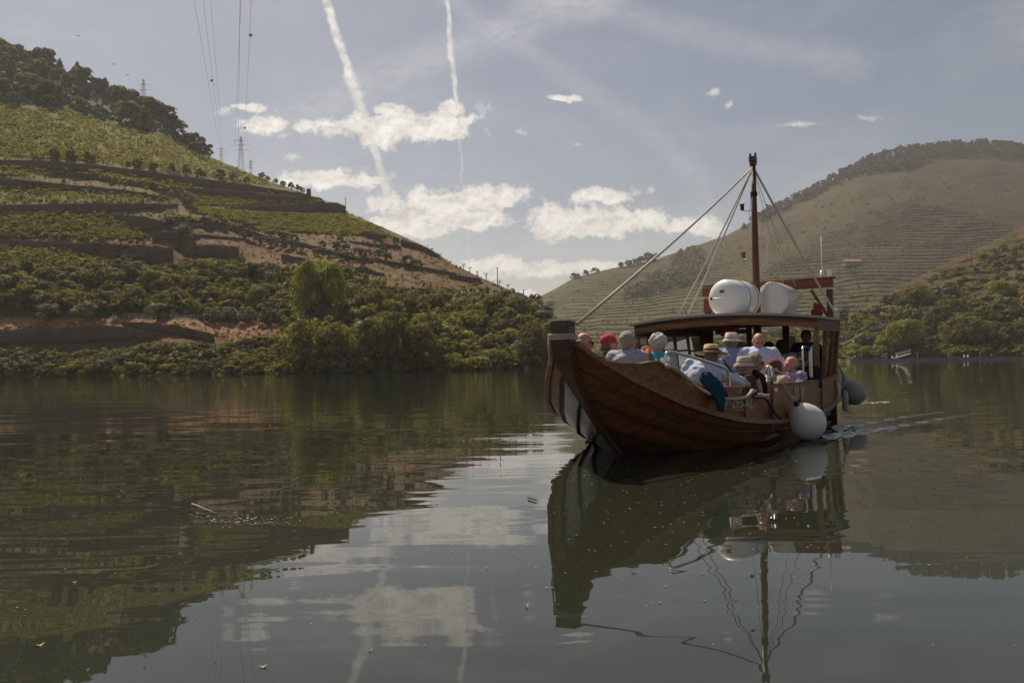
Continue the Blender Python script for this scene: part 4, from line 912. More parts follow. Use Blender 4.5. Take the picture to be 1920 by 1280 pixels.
# bulwark boards: top edge as height above water along u
def bulwark(side, pts, name='bulwark', m=wood, cap=wood_lt, th=.03, parent=boat):
    f = lin(pts); u0, u1 = pts[0][0], pts[-1][0]; n = max(4, int((u1 - u0) / .08)); bm = bmesh.new(); bc = bmesh.new(); rows = []; cr = []
    for u in np.linspace(u0, u1, n):
        v = float(Bf(u)) - .02; zt = max(float(f(u)), float(Zr(u)) + .01); z0 = float(Zr(u)) - .03; fl = (zt - z0) * .06
        rows.append([bm.verts.new(q) for q in (L_(side * v, u, z0), L_(side * (v + fl), u, zt), L_(side * (v + fl - th), u, zt), L_(side * (v - th), u, z0))])
        cr.append([bc.verts.new(q) for q in (L_(side * (v + fl + .010), u, zt + .002), L_(side * (v + fl + .010), u, zt + .022), L_(side * (v + fl - th - .012), u, zt + .022), L_(side * (v + fl - th - .012), u, zt + .002))])
    for b2, rw in ((bm, rows), (bc, cr)):
        for a, b_ in zip(rw[:-1], rw[1:]):
            for j in range(4): b2.faces.new((a[j], b_[j], b_[(j + 1) % 4], a[(j + 1) % 4]))
        b2.faces.new(rw[0]); b2.faces.new(rw[-1][::-1]); bmesh.ops.recalc_face_normals(b2, faces=b2.faces[:])
    o = bobj(name, bm, m, parent); bobj('cap_rail', bc, cap, o); return o
bulwark(1, [(.30,1.00),(.36,.985),(.5,.972),(.62,.968),(.72,.985),(.78,1.00),(.84,.985),(.92,.93),(1.0,.885),(1.12,.82),(1.25,.765),(1.4,.72),(1.6,.70),(1.9,.70),(2.1,.70)])
bulwark(1, [(2.1,.58),(2.3,.555),(2.6,.54),(2.85,.53)], 'gate_board', wood, wood_dk)
bulwark(1, [(2.85,.70),(3.5,.69),(5,.69),(6,.71),(7,.76),(8,.84),(9,.98),(10.0,1.22)], 'bulwark', wood_lt, wood_dk)
bulwark(-1, [(.30,1.00),(.62,.95),(1.0,.88),(1.6,.80),(2.6,.74),(5,.72),(7,.78),(8,.86),(9,1.0),(10.0,1.22)])
# joint lines on the port side boards
for u in (2.12, 2.83, 3.9, 5.2, 6.6):
    v = float(Bf(u)); bm = bmesh.new(); box(bm, L_(v + .012, u, (float(Zr(u)) + .68) / 2), (.02, .022, .68 - float(Zr(u)) - .03)); bobj('batten', bm, wood_dk, boat)
# registration board and lettering
def letters(txt, u, z, size, m, parent, du=.0, side=1):
    cu = bpy.data.curves.new('lettering_text', 'FONT'); cu.body = txt; cu.size = size; cu.extrude = .0015; cu.align_x = 'CENTER'; cu.align_y = 'CENTER'; cu.materials.append(m)
    o = bpy.data.objects.new('lettering', cu); C.objects.link(o); me = bpy.data.meshes.new_from_object(o.evaluated_get(bpy.context.evaluated_depsgraph_get())); bpy.data.objects.remove(o); o = bpy.data.objects.new('lettering', me); link(o, parent)
    v0, v1 = float(Bf(u - .3)), float(Bf(u + .3)); t = Vector((v1 - v0, .6, float(Zr(u + .3) - Zr(u - .3)) * .6)).normalized(); n = Vector((t.y, -t.x, 0)).normalized(); up = n.cross(t)
    o.matrix_local = Matrix(((t.x, up.x, n.x, float(Bf(u)) + .016 + du), (t.y, up.y, n.y, u), (t.z, up.z, n.z, z), (0, 0, 0, 1))); return o
lett = mat('faded_lettering', (.5, .46, .38), .8, var=.3, vscale=20)
rb = None
def plate(u0, u1, z0, z1, m, off=.008):
    bm = bmesh.new(); r_ = []
    for u in np.linspace(u0, u1, 6):
        v = float(Bf(u)) + .0; s = float(Zr(u) - Zr((u0 + u1) / 2)) * .6
        r_.append([bm.verts.new(q) for q in (L_(v + off, u, z0 + s), L_(v + off + .006, u, z1 + s), L_(v + off - .02, u, z1 + s), L_(v + off - .02, u, z0 + s))])
    for a, b_ in zip(r_[:-1], r_[1:]):
        for j in range(4): bm.faces.new((a[j], b_[j], b_[(j + 1) % 4], a[(j + 1) % 4]))
    bm.faces.new(r_[0]); bm.faces.new(r_[-1][::-1]); bmesh.ops.recalc_face_normals(bm, faces=bm.faces[:]); return bobj('name_plate', bm, m, boat)
pl = plate(1.72, 2.30, .44, .62, wood_lt); letters('P-293-AL', 2.0, .53, .155, lett, pl, .0)
pl = plate(3.65, 4.15, .48, .66, mat('plate_pale', (.30, .24, .15), .6, var=.15, vscale=6)); letters('TURI', 3.9, .57, .13, lett, pl, .0)

# decks, seats and inner walls
bm = bmesh.new(); rows = []
for u in np.linspace(.25, 2.62, 14): zd = float(Zk(u)) + (float(Zr(u)) - float(Zk(u))) * .62; zd = max(zd, .03); v = max(.03, float(Bf(u)) * max(.01, (zd - float(Zk(u))) / float(Zr(u) - Zk(u))) ** float(Qf(u)) - .05); rows.append([bm.verts.new(L_(-v, u, zd)), bm.verts.new(L_(v, u, zd))])
for a, b_ in zip(rows[:-1], rows[1:]): bm.faces.new((a[0], b_[0], b_[1], a[1]))
fd_ = bm.faces[:] ; bmesh.ops.solidify(bm, geom=fd_, thickness=.03); bobj('fore_deck', bm, wood_lt, boat)
bm = bmesh.new(); rows = []
for u in np.linspace(2.62, 9.2, 20):
    f = min(1, max(0, (-.36 - float(Zk(u))) / float(Zr(u) - Zk(u)))); v = max(.12, float(Bf(u)) * f ** float(Qf(u)) - .03) if u < 8.6 else .12
    rows.append([bm.verts.new(L_(-v, u, -.34)), bm.verts.new(L_(v, u, -.34))])
for a, b_ in zip(rows[:-1], rows[1:]): bm.faces.new((a[0], b_[0], b_[1], a[1]))
bmesh.ops.solidify(bm, geom=bm.faces[:], thickness=.03); bobj('deck', bm, wood_lt, boat)
bm = bmesh.new(); box(bm, L_(0, 2.62, -.15), (1.3, .04, .36)); bobj('deck_step', bm, wood_dk, boat)
def bench(v, u, z, wv, wu, label=None, back=None):
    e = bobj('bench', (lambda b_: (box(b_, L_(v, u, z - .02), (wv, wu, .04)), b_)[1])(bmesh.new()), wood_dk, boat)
    bm = bmesh.new(); box(bm, L_(v - .08 * (v > 0) + .08 * (v < 0), u, z - .16), (wv * .55, wu * .7, .23)); bobj('bench_box', bm, wood_dk, e)
    if back is not None:
        bm = bmesh.new(); box(bm, L_(back[0], back[1], z + .22), (back[2], back[3], .40)); bobj('bench_back', bm, wood_dk, e)
    return e
SE = []
bench(-.62, 2.0, .46, .30, 1.2); bench(.05, 1.80, .46, .95, .32); bench(.78, 2.25, .46, .26, .6)
bench(1.02, 3.9, .09, .34, 2.2); bench(-1.02, 3.9, .09, .34, 2.2); bench(1.02, 6.4, .09, .34, 2.2); bench(-1.02, 6.4, .09, .34, 2.2); bench(.3, 3.25, .09, 1.0, .34)
# white painted seat edges at the gate
bm = bmesh.new()
for u, v, z in ((2.62, .95, .72), (2.72, 1.1, .60), (2.95, 1.12, .58)): tube(bm, [L_(v - .16, u, z), L_(v + .1, u, z)], .013, 8)
bobj('seat_edge', bm, mat('cream_paint', (.7, .64, .5), .5), boat, True)
for v, z, nm in ((.98, .62, 'seat_back'), (1.12, .46, 'seat_back')):
    bm = bmesh.new(); box(bm, L_(v, 2.66 if z > .5 else 2.80, z - .14), (.34, .03, .34)); bmesh.ops.bevel(bm, geom=bm.edges[:], offset=.008, segments=1, affect='EDGES'); bobj(nm, bm, mat('maroon_panel', (.09, .035, .03), .5), boat)

# canopy
can = empty('canopy'); can.parent = boat
U0, U1 = 5.15, 8.15
def roofz(v, u): return 1.60 + .10 * (1 - (v / 1.45) ** 2) + .018 * (u - U0)
def roofw(u): return float(np.interp(u, [5.15, 6.2, 7.2, 8.15], [1.42, 1.47, 1.43, 1.27]))
def shell(dz0, dz1, over, name, m, parent, u0=U0, u1=U1):
    bm = bmesh.new(); G = []
    for i, u in enumerate(np.linspace(u0, u1, 13)):
        wv = roofw(u) + over; G.append([[bm.verts.new(L_(wv * q, u, roofz(wv * q * 1.0, u) + dz)) for q in np.linspace(-1, 1, 15)] for dz in (dz0, dz1)])
    for a, b_ in zip(G[:-1], G[1:]):
        for k in (0, 1):
            for j in range(14):
                bm.faces.new((a[k][j], b_[k][j], b_[k][j + 1], a[k][j + 1]))
        for j in (0, 14): bm.faces.new((a[0][j], b_[0][j], b_[1][j], a[1][j]))
    for g_ in (G[0], G[-1]):
        for j in range(14): bm.faces.new((g_[0][j], g_[0][j + 1], g_[1][j + 1], g_[1][j]))
    bmesh.ops.recalc_face_normals(bm, faces=bm.faces[:]); return bobj(name, bm, m, parent)
shell(-.005, .030, .05, 'roof', roofm, can, U0 - .10, U1 + .08)
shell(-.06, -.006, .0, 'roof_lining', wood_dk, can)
for u in (U0, U0 + 1.0, U0 + 2.0, U1):
    bm = bmesh.new(); pts = [[], []]
    wv = roofw(u) - .01; rr_ = []
    for q in np.linspace(-1, 1, 15):
        z = roofz(wv * q, u); rr_.append([bm.verts.new(p) for p in (L_(wv * q, u - .025, z - .15 if u == U0 else z - .12), L_(wv * q, u + .025, z - .15 if u == U0 else z - .12), L_(wv * q, u + .025, z - .0605), L_(wv * q, u - .025, z - .0605))])
    for a, b_ in zip(rr_[:-1], rr_[1:]):
        for j in range(4): bm.faces.new((a[j], b_[j], b_[(j + 1) % 4], a[(j + 1) % 4]))
    bm.faces.new(rr_[0]); bm.faces.new(rr_[-1][::-1]); bmesh.ops.recalc_face_normals(bm, faces=bm.faces[:]); bobj('roof_beam', bm, wood, can)
for side in (1, -1):
    bm = bmesh.new(); us2 = np.linspace(U0, U1, 9); rr_ = []
    for u in us2:
        wv = roofw(u) - .02; z = roofz(wv, u) - .062; rr_.append([bm.verts.new(p) for p in (L_(side * (wv - .03), u, z - .12), L_(side * (wv + .015), u, z - .12), L_(side * (wv + .015), u, z), L_(side * (wv - .03), u, z))])
    for a, b_ in zip(rr_[:-1], rr_[1:]):
        for j in range(4): bm.faces.new((a[j], b_[j], b_[(j + 1) % 4], a[(j + 1) % 4]))
    bm.faces.new(rr_[0]); bm.faces.new(rr_[-1][::-1]); bmesh.ops.recalc_face_normals(bm, faces=bm.faces[:]); bobj('side_beam', bm, wood_dk, can)
    ps = [U0 + .03, U0 + .62, U0 + 1.24, U0 + 1.86, U0 + 2.4, U1 - .03]
    for i, u in enumerate(ps):
        wv = roofw(u) - .035; v0 = min(float(Bf(u)) - .05, wv); zb = max(.66, float(Zr(u)) + .1)
        bm = bmesh.new(); beam(bm, L_(side * v0, u, zb - .02), L_(side * wv, u, roofz(wv, u) - .182), .055 if i not in (0, 5) else .075, .05, (0, 1, 0)); bobj('post', bm, black if i == 5 else (wood if i % 2 else wood_lt), can)
        if i < 5 and (side < 0 or i > 0):
            u2 = ps[i + 1]; w2 = roofw(u2) - .035; v2 = min(float(Bf(u2)) - .05, w2); zb2 = max(.66, float(Zr(u2)) + .1)
            bm = bmesh.new(); a = [bm.verts.new(p) for p in (L_(side * v0, u + .028, zb + .08), L_(side * v2, u2 - .028, zb2 + .08), L_(side * w2, u2 - .028, roofz(w2, u2) - .185), L_(side * wv, u + .028, roofz(wv, u) - .185))]
            bm.faces.new(a); bmesh.ops.solidify(bm, geom=bm.faces[:], thickness=.005); bobj('window_pane', bm, glassm, can)
            if side < 0:
                bm = bmesh.new(); beam(bm, L_(side * ((v0 + wv) / 2), u + .028, 1.20), L_(side * ((v2 + w2) / 2), u2 - .028, 1.22), .035, .035); bobj('window_bar', bm, wood_lt, can)
# aft bulkhead with openings
ua = U1 - .06
for v0, v1, z0, z1 in ((-1.22, 1.2, -.3, .98), (-1.22, -1.0, 1.1, 1.66), (-.36, -.26, 1.1, 1.70), (.30, .42, 1.1, 1.70), (-.95, -.36, 1.52, 1.60)):
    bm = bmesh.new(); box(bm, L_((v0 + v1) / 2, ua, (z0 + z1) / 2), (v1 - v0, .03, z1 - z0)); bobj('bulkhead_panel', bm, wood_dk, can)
bm = bmesh.new(); box(bm, L_(-.62, 6.6, .42), (.5, .45, 1.2)); bmesh.ops.bevel(bm, geom=bm.edges[:], offset=.02, segments=2, affect='EDGES'); bobj('helm_console', bm, wood_dk, boat)
# red lifejacket bag hanging under the roof, flag like red items at the stern
red = mat('red_cloth', (.22, .02, .02), .8, var=.2, vscale=12)

# mast and rigging
mast_m = woodmat('mast_wood', (.15, .058, .030), (.10, .042, .025), .45, .2, (6, 6, .4))
mu = 7.46; mast = tubeobj('mast', [L_(0, mu, -.3), L_(0, mu, 2.2), L_(0, mu, 3.4), L_(0, mu, 4.62)], [.075, .066, .055, .042], mast_m, boat, 14)
bm = bmesh.new(); box(bm, L_(0, mu, 4.66), (.12, .12, .09)); tube(bm, [L_(0, mu, 4.55), L_(0, mu, 4.60)], .065, 10); tube(bm, [L_(-.045, mu, 4.70), L_(-.045, mu, 4.77)], .02, 6); tube(bm, [L_(.045, mu, 4.70), L_(.045, mu, 4.77)], .02, 6); bobj('mast_head', bm, wood_dk, mast)
bm = bmesh.new(); tube(bm, [L_(0, mu, 3.98), L_(0, mu, 4.06)], .062, 10); bobj('mast_band', bm, black, mast)
for z, m_ in ((3.78, black), (2.90, wood_red)):
    bm = bmesh.new(); tube(bm, [L_(-.04, mu, z - .05), L_(-.16, mu - .05, z - .06), L_(-.20, mu - .06, z - .04)], .010, 6); br = bobj('lamp_bracket', bm, chrome, mast)
    bm = bmesh.new(); tube(bm, [L_(-.20, mu - .06, z - .04), L_(-.20, mu - .06, z + .06)], .035, 8); box(bm, L_(-.20, mu - .06, z + .065), (.075, .075, .012)); bobj('lamp', bm, m_, br)
T0 = L_(0, mu, 4.52)
def stay(p, r=.011, label=None, q=T0): 
    pts = [q.lerp(p, k / 8) - Vector((0, 0, .05 * math.sin(math.pi * k / 8))) for k in range(9)]; o = tubeobj('stay', pts, r, rope_m, boat, 6); return o
stay(L_(.14, 0.0, 1.37), .016)
stay(L_(-1.15, 6.3, roofz(1.15, 6.3) + .03), .013); stay(L_(-1.05, 6.55, roofz(1.05, 6.5) + .03), .013)
stay(L_(1.30, 7.9, 1.72), .020); stay(L_(.55, 8.1, 2.35), .006); stay(L_(.35, 8.1, 2.35), .005); stay(L_(-.4, 8.1, 2.35), .005)
bm = bmesh.new(); tube(bm, [L_(1.30, 7.9, 1.72), L_(1.27, 7.88, 1.90)], .035, 8); bobj('stay_block', bm, mat('pale_block', (.5, .45, .36), .7), boat, True)
# steering frame behind the canopy
ug = 8.2
bm = bmesh.new(); beam(bm, L_(-1.22, ug, 2.36), L_(1.18, ug, 2.40), .10, .17); bobj('frame_beam', bm, wood_red, boat)
bm = bmesh.new(); box(bm, L_(-.0, ug, 2.48), (2.45, .16, .025)); bobj('frame_shelf', bm, wood_lt, boat)
for v in (-1.12, 1.12):
    bm = bmesh.new(); beam(bm, L_(v, ug, .9), L_(v, ug, 2.27), .10, .10, (0, 1, 0)); bobj('frame_post', bm, wood_red if v < 0 else wood_dk, boat)
    bm = bmesh.new(); beam(bm, L_(v * .98, ug - .01, 1.75), L_(v * .72, ug - .01, 2.28), .05, .05, (0, 1, 0)); bobj('frame_brace', bm, wood_red, boat)
bm = bmesh.new(); beam(bm, L_(-1.16, ug - .1, 2.08), L_(-1.02, ug - .1, 2.08), .10, .26); bobj('lamp_board', bm, wood_red, boat)
bm = bmesh.new(); tube(bm, [L_(-1.4, ug - .15, 2.24), L_(-.75, ug - .15, 2.24)], .014, 6); bobj('cross_bar', bm, rope_m, boat)
bm = bmesh.new(); tube(bm, [L_(1.0, ug, 2.46), L_(1.0, ug, 2.72), L_(1.0, ug, 3.25)], [.018, .010, .004], 6); tube(bm, [L_(1.0, ug, 2.48), L_(1.0, ug, 2.62)], .035, 8); bobj('antenna', bm, white, boat, True)
bm = bmesh.new(); tube(bm, [L_(1.12, ug, 2.5), L_(1.12, ug, 2.62)], .05, 10); bobj('stern_lamp', bm, chrome, boat)
# red buoyant bundle by the stern corner
bm = bmesh.new(); bmesh.ops.create_icosphere(bm, subdivisions=3, radius=1, matrix=Matrix.Translation(L_(.92, 8.1, 1.86)) @ Matrix.Diagonal((.09, .07, .15, 1)))
for v in bm.verts: v.co += v.normal * .07 * mnoise.noise(v.co * 13)
tag(bobj('life_jacket', bm, red, None, True), 'red life jacket hung beside the right end of the canopy roof', 'life jacket'); bpy.data.objects['life_jacket'].matrix_world = boat.matrix_basis.copy()
bm = bmesh.new(); bmesh.ops.create_icosphere(bm, subdivisions=3, radius=1, matrix=Matrix.Translation(L_(.02, 5.6, 1.47)) @ Matrix.Diagonal((.14, .09, .10, 1)))
for v in bm.verts: v.co += v.normal * .07 * mnoise.noise(v.co * 13)
o = bobj('life_jacket', bm, red, None, True); tag(o, 'dark red bundle hanging under the canopy above the man in the white sun hat', 'life jacket'); o.matrix_world = boat.matrix_basis.copy()
BM = Matrix.Translation(BO) @ boat.rotation_euler.to_matrix().to_4x4()
for o in bpy.data.objects:
    if o.name.startswith('life_jacket'): o.matrix_world = BM
def topobj(o, label, cat, group=None): o.matrix_world = BM; return tag(o, label, cat, group)

# life raft canister on the roof
cr = empty('life_raft'); topobj(cr, 'white life raft canister lying on the canopy roof, rounded end towards the bow', 'life raft')
def capsule_mesh(bm, c, r, L, end, seg=28, cut=None):
    rings = [(-L / 2 - end, .001), (-L / 2 - end * .97, r * .35), (-L / 2 - end * .82, r * .68), (-L / 2 - end * .5, r * .88), (-L / 2 - end * .12, r * .985), (-L / 2, r), (0, r * 1.01), (L / 2, r), (L / 2 + end * .12, r * .985), (L / 2 + end * .5, r * .88), (L / 2 + end * .82, r * .68), (L / 2 + end * .97, r * .35), (L / 2 + end, .001)]
    R_ = [[bm.verts.new(c + Vector((rr * math.cos(2 * math.pi * k / seg), y, rr * math.sin(2 * math.pi * k / seg)))) for k in range(seg)] for y, rr in rings]
    for a, b_ in zip(R_[:-1], R_[1:]):
        for k in range(seg): bm.faces.new((a[k], b_[k], b_[(k + 1) % seg], a[(k + 1) % seg]))
    return R_
CC = L_(-.22, 6.82, 2.08)
bm = bmesh.new(); capsule_mesh(bm, CC, .325, .64, .10); bobj('canister', bm, white, cr, True)
bm = bmesh.new(); ringp = []
for k in range(41):
    a = 2 * math.pi * k / 40; y = math.cos(a); x = math.sin(a); yy_ = (.39 + .14 * abs(y)) * (1 if y > 0 else -1); 
seam = [CC + Vector((s * .316, y, .0)) for s, y in ((1.03, .32), (1.03, -.32), (.92, -.385), (.5, -.415), (0, -.43), (-.5, -.415), (-.92, -.385), (-1.03, -.32), (-1.03, .32))]
tube(bm, seam, .013, 8); bobj('seam_rim', bm, white, cr, True)
bm = bmesh.new()
for y in (-.06, .24):
    tube(bm, [CC + Vector((.328 * math.cos(a), y, .328 * math.sin(a))) for a in np.linspace(0, 6.283, 29)], .011, 6)
bobj('strap', bm, mat('strap_grey', (.35, .34, .32), .8), cr, True)
bm = bmesh.new(); box(bm, CC + Vector((-.02, -.412, .11)), (.085, .012, .05)); bobj('label_panel', bm, mat('label_dark', (.10, .08, .07), .6), cr)
bm = bmesh.new(); tube(bm, [CC + Vector((-.22, -.39, .0)), CC + Vector((-.22, -.43, .0))], .022, 8); bobj('latch', bm, black, cr)
bm = bmesh.new()
for y in (-.24, .24):
    for s in (-1, 1): tube(bm, [CC + Vector((s * .30, y, -.12)), CC + Vector((s * .16, y, -.345)), CC + Vector((-s * .06, y, -.31))], .012, 6)
    tube(bm, [CC + Vector((-.34, y, -.35)), CC + Vector((.34, y, -.35))], .014, 6)
bobj('cradle', bm, chrome, cr, True)
bm = bmesh.new(); box(bm, L_(-.25, 6.95, 1.757), (1.25, 1.2, .02)); bobj('roof_pad', bm, roofwhite, can)
RC = Matrix.Translation(CC) @ Matrix.Rotation(R(-12), 4, 'Z') @ Matrix.Translation(-CC); cr.matrix_world = BM @ RC
# second bundle wrapped in white plastic
bm = bmesh.new(); capsule_mesh(bm, L_(.28, 7.82, 2.09), .31, .50, .05, 40)
for v in bm.verts:
    n_ = mnoise.noise(Vector((v.co.x * 5, v.co.y * 16, v.co.z * 5))); v.co += (v.co - L_(.28, 7.82, 2.09)).normalized() * (.025 * n_ + .02 * math.sin(v.co.y * 34 + 3 * v.co.x)) ; v.co.z = max(v.co.z, 1.765)
wrapm = mat('plastic_wrap', (.66, .65, .62), .30, bump=.8, bscale=14, stretch=(1, 4, 1), var=.08, coat=.4)
o = bobj('wrapped_raft', bm, wrapm, None, True); topobj(o, 'white plastic wrapped bundle behind the mast on the canopy roof', 'wrapped bundle'); c2 = L_(.28, 7.82, 2.09); o.matrix_world = BM @ Matrix.Translation(c2) @ Matrix.Rotation(R(-12), 4, 'Z') @ Matrix.Translation(-c2)

# fenders
fm = mat('fender_vinyl', (.62, .59, .54), .38, var=.12, vscale=5, bump=.15, bscale=30); fg = mat('fender_grey', (.25, .24, .235), .45, var=.15, vscale=5)
def fender(p, r, m, tilt, label, rope_to, grp='round fenders on the port side'):
    e = empty('round_fender'); topobj(e, label, 'fender', grp); bm = bmesh.new()
    bmesh.ops.create_uvsphere(bm, u_segments=36, v_segments=24, radius=r)
    for v in bm.verts:
        k = max(0, v.co.z / r) ; v.co.z *= 1 + .16 * k ** 3; v.co.x *= 1 - .06 * k; v.co.y *= 1 - .06 * k
    tq = Vector(tilt).normalized(); rot = tq.to_track_quat('Z', 'Y').to_matrix().to_4x4(); bmesh.ops.transform(bm, matrix=Matrix.Translation(p) @ rot, verts=bm.verts[:]); bobj('ball', bm, m, e, True)
    bm = bmesh.new(); a = p + tq * r * 1.08; tube(bm, [a, a + tq * r * .28], [r * .16, r * .11], 10); tube(bm, [a + tq * r * .18 - Vector((0, .0, 0)), a + tq * r * .34], [r * .13, r * .05], 8); bobj('eye', bm, darkrub, e, True)
    top = a + tq * r * .3; pts = [top.lerp(rope_to, k / 6) - Vector((0, 0, .03 * math.sin(math.pi * k / 6))) for k in range(7)]; tubeobj('lanyard', pts, .010, rope_m, e)
    bm = bmesh.new(); q = top.lerp(rope_to, .25); bmesh.ops.create_icosphere(bm, subdivisions=2, radius=.022, matrix=Matrix.Translation(q)); bobj('knot', bm, rope_m, e, True)
bi = BM.inverted()
pf = bi @ P(1513, 791, 9.30); fender(pf, .228, fm, (-.30, -.42, .75), 'large white round fender touching the water at the boat side', L_(1.36, 3.1, .70))
pf = bi @ P(1600, 737, 13.0); fender(pf, .205, fg, (-.45, -.1, .9), 'round grey fender hanging off the boat quarter', L_(1.30, 7.9, .86))
def cylf(u, z0, z1, r, label):
    v = float(Bf(u)) + r + .06; e = empty('long_fender'); topobj(e, label, 'fender', 'long fenders at the boat quarter'); bm = bmesh.new()
    tube(bm, [L_(v, u, z0), L_(v, u, z0 + .03), L_(v, u, z0 + .08), L_(v, u, z1 - .08), L_(v, u, z1 - .03), L_(v, u, z1)], [r * .4, r * .8, r, r, r * .8, r * .4], 14); bobj('tube', bm, mat('fender_dull', (.36, .34, .31), .5, var=.2, vscale=6), e, True)
    tubeobj('lanyard', [L_(v, u, z1), L_(v - .1, u, z1 + .2), L_(float(Bf(u)), u, .86)], .010, rope_m, e)
cylf(7.35, .12, .46, .05, 'lower long white fender beside the grey ball at the boat quarter'); cylf(7.75, .45, .72, .045, 'upper long white fender beside the grey ball at the boat quarter')

# ropes and handrails on the port side
def portp(u, z, dv=.0): return L_(float(Bf(u)) + dv, u, z)
rp = catmull([portp(.88, .955, .03), portp(.96, .93, .05), portp(1.1, .83, .055), portp(1.3, .70, .06), portp(1.55, .615, .065), portp(1.8, .59, .07), portp(2.0, .60, .08), portp(2.18, .655, .07)], 6)
rp_o = empty('grab_rope'); topobj(rp_o, 'pale rope looping along the outside of the boat below the straw hat man', 'rope')
tubeobj('rope', rp, .017, rope_m, rp_o)
for q in (rp[0], rp[-1]): bm = bmesh.new(); bmesh.ops.create_icosphere(bm, subdivisions=2, radius=.030, matrix=Matrix.Translation(q)); bobj('knot', bm, rope_m, rp_o, True)
hrA = catmull([portp(.93, .85, -.05), portp(.95, 1.06, -.05), portp(.99, 1.10, -.055), portp(1.06, 1.10, -.06), portp(1.4, 1.03, -.06), portp(1.75, .955, -.06), portp(1.88, .92, -.06), portp(1.93, .86, -.06), portp(1.95, .70, -.06)], 6)
tubeobj('handrail', hrA, .016, chrome, boat, 10)
def hoop(u0, u1, v, z0, z1, z0b=None): tubeobj('handrail', catmull([L_(v, u0, z0), L_(v, u0, z1 - .09), L_(v, u0 + .03, z1 - .02), L_(v, u0 + .10, z1), L_(v, u1 - .10, z1), L_(v, u1 - .03, z1 - .02), L_(v, u1, z1 - .09), L_(v, u1, z0b if z0b is not None else z0)], 5), .014, chrome, boat, 10)
hoop(4.55, 5.05, 1.31, .70, 1.18); hoop(4.9, 5.35, 1.36, .70, 1.19)
tubeobj('handrail', catmull([portp(2.9, .72, -.06), portp(2.9, .88, -.06), portp(2.96, .92, -.07), portp(3.5, .83, -.07), portp(4.52, .80, -.06)], 5), .013, chrome, boat, 10)
tubeobj('handrail', [portp(2.9, .70, -.02), portp(2.9, .93, -.02)], .018, chrome, boat, 10)
bm = bmesh.new(); bmesh.ops.create_icosphere(bm, subdivisions=2, radius=.028, matrix=Matrix.Translation(portp(2.88, .64, .03))); bobj('white_knob', bm, white, boat, True)
# black hose hanging over the gate side
hs_ = tubeobj('black_hose', catmull([portp(2.32, .585, .05), portp(2.5, .56, .06), portp(2.65, .47, .06), portp(2.8, .36, .06), portp(2.95, .30, .06)], 6), .014, black, None); topobj(hs_, 'black hose hanging down the hull beside the gate', 'hose')
# anchor chain plate lines near the water
# ---------------------------------------------------------------- people
skin_m = {k: mat('skin_' + k, c, .55, var=.12, vscale=14) for k, c in {'pink': (.54, .31, .22), 'tan': (.42, .24, .16), 'pale': (.58, .38, .28), 'red': (.50, .25, .175)}.items()}
def cloth(name, c, var=.12, **kw): return mat(name, c, .9, spec=.15, var=var, vscale=9, bump=.5, bscale=9, **kw)
def capsule(bm, p0, p1, r0, r1, seg=10):
    p0, p1 = Vector(p0), Vector(p1); d = p1 - p0
    if d.length < 1e-6: d = Vector((0, 0, 1e-3))
    q = d.to_track_quat('Z', 'Y').to_matrix(); L = d.length; prof = []
    for k in range(5): a = -math.pi / 2 + (math.pi / 2) * k / 4; prof.append((r0 * math.sin(a), max(1e-4, r0 * math.cos(a))))
    for k in range(5): a = (math.pi / 2) * k / 4; prof.append((L + r1 * math.sin(a), max(1e-4, r1 * math.cos(a))))
    R_ = [[bm.verts.new(p0 + q @ Vector((r * math.cos(2 * math.pi * j / seg), r * math.sin(2 * math.pi * j / seg), z))) for j in range(seg)] for z, r in prof]
    for a, b_ in zip(R_[:-1], R_[1:]):
        for j in range(seg): bm.faces.new((a[j], a[(j + 1) % seg], b_[(j + 1) % seg], b_[j]))
    bm.faces.new(R_[0][::-1]); bm.faces.new(R_[-1])
def ellp(bm, c, r, rot=None):
    m = Matrix.Translation(Vector(c)) @ (rot.to_4x4() if rot else Matrix.Identity(4)) @ Matrix.Diagonal((r[0], r[1], r[2], 1))
    bmesh.ops.create_uvsphere(bm, u_segments=16, v_segments=10, radius=1, matrix=m)
def remesh(name, bm, vox, m, parent, smooth=2, folds=0.0, seed=0, decim=None):
    me = bpy.data.meshes.new(name); bm.to_mesh(me); bm.free(); o = bpy.data.objects.new(name, me); C.objects.link(o)
    md = o.modifiers.new('r', 'REMESH'); md.mode = 'VOXEL'; md.voxel_size = vox
    if smooth: s = o.modifiers.new('s', 'SMOOTH'); s.iterations = smooth; s.factor = .5
    dg = bpy.context.evaluated_depsgraph_get(); me2 = bpy.data.meshes.new_from_object(o.evaluated_get(dg)); o.modifiers.clear(); o.data = me2; me2.name = name; bpy.data.meshes.remove(me)
    if folds:
        n = len(me2.vertices); co_ = np.empty(n * 3, np.float32); me2.vertices.foreach_get('co', co_); co_ = co_.reshape(-1, 3); nn = np.empty(n * 3, np.float32); me2.vertices.foreach_get('normal', nn); nn = nn.reshape(-1, 3)
        f = fbm(co_[:, 0] * 9 + co_[:, 2] * 7 + seed + 50, co_[:, 2] * 13 + co_[:, 1] * 11 + 50, seed, 3) - .5; f = np.abs(f) * -1.6 + .25
        co_ += nn * (f * folds)[:, None]; me2.vertices.foreach_set('co', co_.ravel())
    for p in me2.polygons: p.use_smooth = True
    me2.materials.clear(); me2.materials.append(m)
    if parent: o.parent = parent
    return o
